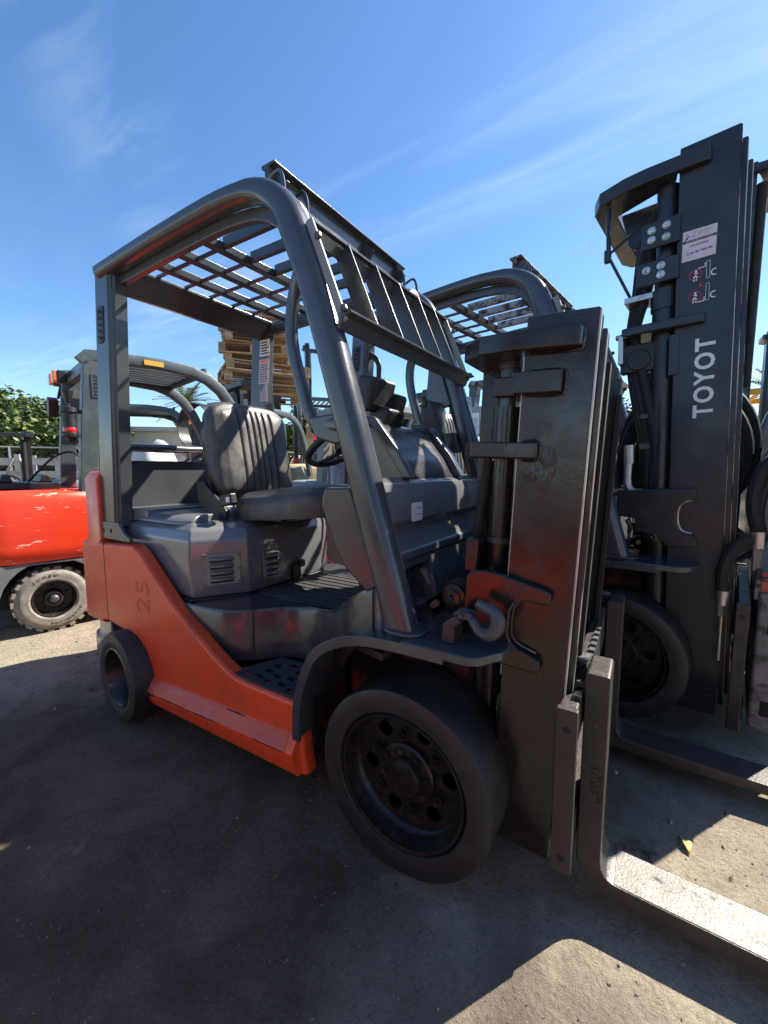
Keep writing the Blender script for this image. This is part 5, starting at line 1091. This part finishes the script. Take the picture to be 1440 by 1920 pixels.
# ------------------------------------------------------------------ fence, crates, walls, shed, tarpaulin
fence = thing('wire_fence', 'chain link fence in front of the trees on the left', 'fence', (-14.5, 2.0, 0), R(62))
for k in range(9): build('post', MB().cyl((-4 + k * 1.6, 0, 0), (-4 + k * 1.6, 0, 1.75), .03, 8), 'steel', fence)
build('rail', MB().cyl((-4, 0, 1.74), (8.8, 0, 1.74), .02, 6), 'steel', fence)
wm_ = MB()
for k in range(128):
    x = -4 + k * .1
    for s in (-1, 1): wm_.beam((x, 0, .05), (x + s * 1.2, 0, 1.72), .004, .004)
wo = build('wire_mesh', wm_, 'iron', fence, smooth=0); wo['kind'] = 'stuff'
for k, (x, y, rz) in enumerate(((-11.2, 2.15, 55), (-10.2, 3.35, 52), (-9.3, 4.7, 58))):
    cr = thing('wooden_crate', ('bleached slatted crate left of the far guard post', 'bleached crate with diagonal brace behind the far guard post', 'bleached slatted crate right of the far guard post')[k], 'crate', (x, y, 0), R(rz), 'bleached wooden crates along the fence')
    for j in range(5): build('slat', MB().box(-.75, .75, -.42, -.40, .10 + j * .28, .25 + j * .28), 'greywood', cr, smooth=0); build('slat', MB().box(-.75, .75, .40, .42, .10 + j * .28, .25 + j * .28), 'greywood', cr, smooth=0)
    for xx in (-.7, 0, .7):
        for yy in (-.44, .44): build('upright', MB().box(xx - .05, xx + .05, yy - .018, yy + .018, 0, 1.45), 'greywood', cr, smooth=0)
    build('brace', MB().beam((-.65, -.45, .1), (-.05, -.45, 1.35), .018, .10, (0, 1, 0)), 'greywood', cr, smooth=0); build('brace', MB().beam((.65, -.45, .1), (.05, -.45, 1.35), .018, .10, (0, 1, 0)), 'greywood', cr, smooth=0)
wb = thing('white_building', 'low white building beyond the second guard', 'building', (-17.5, 8.6, 0), R(40))
build('wall', MB().box(-4.5, 3.5, 0, 4, 0, 2.75), 'stucco', wb, bevel=.02); build('roof', MB().box(-4.7, 3.7, -.2, 4.2, 2.75, 2.95), 'tarp', wb, bevel=.02)
for x in (-3.2, -.8, 1.6): 
    w_ = build('window', MB().box(x - .5, x + .5, -.03, .02, 1.1, 2.0), 'tarp', wb, bevel=.01); build('pane', MB().box(x - .44, x + .44, -.035, -.028, 1.16, 1.94), 'ink', w_)
lw = thing('yard_wall', 'long pale wall closing the yard at the back', 'wall', (-6, 23, 0), R(6)); build('wall', MB().box(-14, 16, 0, .2, 0, 2.2), 'stucco', lw, bevel=.02); build('coping', MB().box(-14.05, 16.05, -.05, .25, 2.2, 2.28), 'tarp', lw, bevel=.01)
sh_ = thing('wooden_shed', 'open wooden lean-to behind the gas cylinder hoop', 'shed', (-9.6, 6.1, 0), R(48))
for x in (-1, 0, 1):
    build('post', MB().box(x - .06, x + .06, -.06, .06, 0, 2.3), 'wood1', sh_, smooth=0); build('post', MB().box(x - .06, x + .06, 1.44, 1.56, 0, 2.0), 'wood1', sh_, smooth=0)
for k in range(7): build('wall_board', MB().box(-1.05, 1.05, 1.56, 1.585, .1 + k * .27, .34 + k * .27), 'wood%d' % (k % 4), sh_, smooth=0)
build('roof', MB().prism([(-.25, 2.36), (1.75, 1.98), (1.75, 2.03), (-.25, 2.41)], 'x', -1.2, 1.2), 'wood2', sh_, smooth=0)
# heap under a white tarpaulin
tp = MB(); N_ = 22; vs = []
for i in range(N_ + 1):
    for j in range(N_ + 1):
        a = -1 + 2 * i / N_; b_ = -1 + 2 * j / N_
        hh = max(0, 1 - (abs(a) ** 3 + abs(b_) ** 3)) ** .6 * 1.45 * (1 + .16 * math.sin(5 * a + 2 * b_) + .12 * math.sin(9 * b_ - 3 * a)) + .05 * math.sin(14 * a) * math.sin(12 * b_)
        vs.append((a * 1.3, b_ * .9, max(0, hh)))
tp.add(vs, [(i * (N_ + 1) + j, (i + 1) * (N_ + 1) + j, (i + 1) * (N_ + 1) + j + 1, i * (N_ + 1) + j + 1) for i in range(N_) for j in range(N_)])
tag(build('tarpaulin_heap', tp, 'tarp', smooth=60), 'heap covered with a crumpled white tarpaulin beyond the second guard', 'tarpaulin').location = (-9.5, 3.9, 0)
# pouch hanging from the far guard leg
ph = thing('vinyl_pouch', 'creased black vinyl pouch hanging from the far guard leg', 'pouch', (-.335, .40, 1.28))
pv = MB(); rings = []
for z, w_, d_ in ((.16, .075, .03), (.12, .085, .035), (.06, .09, .045), (.03, .075, .04), (-.02, .088, .06), (-.09, .09, .065), (-.14, .07, .045), (-.16, .03, .02)):
    rings.append([(d_ * math.cos(a) + .006 * math.sin(3 * a + z * 40), w_ * math.sin(a) * 1.15 + .005 * math.sin(5 * a + z * 30), z) for a in [2 * math.pi * k / 20 for k in range(20)]])
pv.loft(rings); build('pouch_body', pv, 'vinyl', ph, smooth=70)
build('strap', MB().box(-.01, .01, -.10, .10, .13, .165), 'black', ph, bevel=.004)
# dry leaf on the ground
lf = MB(); rr = []
for k in range(7):
    f = k / 6; w_ = .014 * math.sin(math.pi * min(1, f * 1.05)) ; rr.append([(f * .085, -w_, .004 + .012 * math.sin(f * 5)), (f * .085, 0, .001 + .010 * math.sin(f * 5)), (f * .085, w_, .006 + .012 * math.sin(f * 4.5))])
lf.loft(rr, cap=False, closed=False)
lo_ = tag(build('dry_leaf', lf, 'dryleaf', smooth=60, solid=.0012), 'curled yellow dry leaf on the ground between the forks', 'leaf'); lo_.location = (.70, .005, .001); lo_.rotation_euler = (0, 0, R(100))
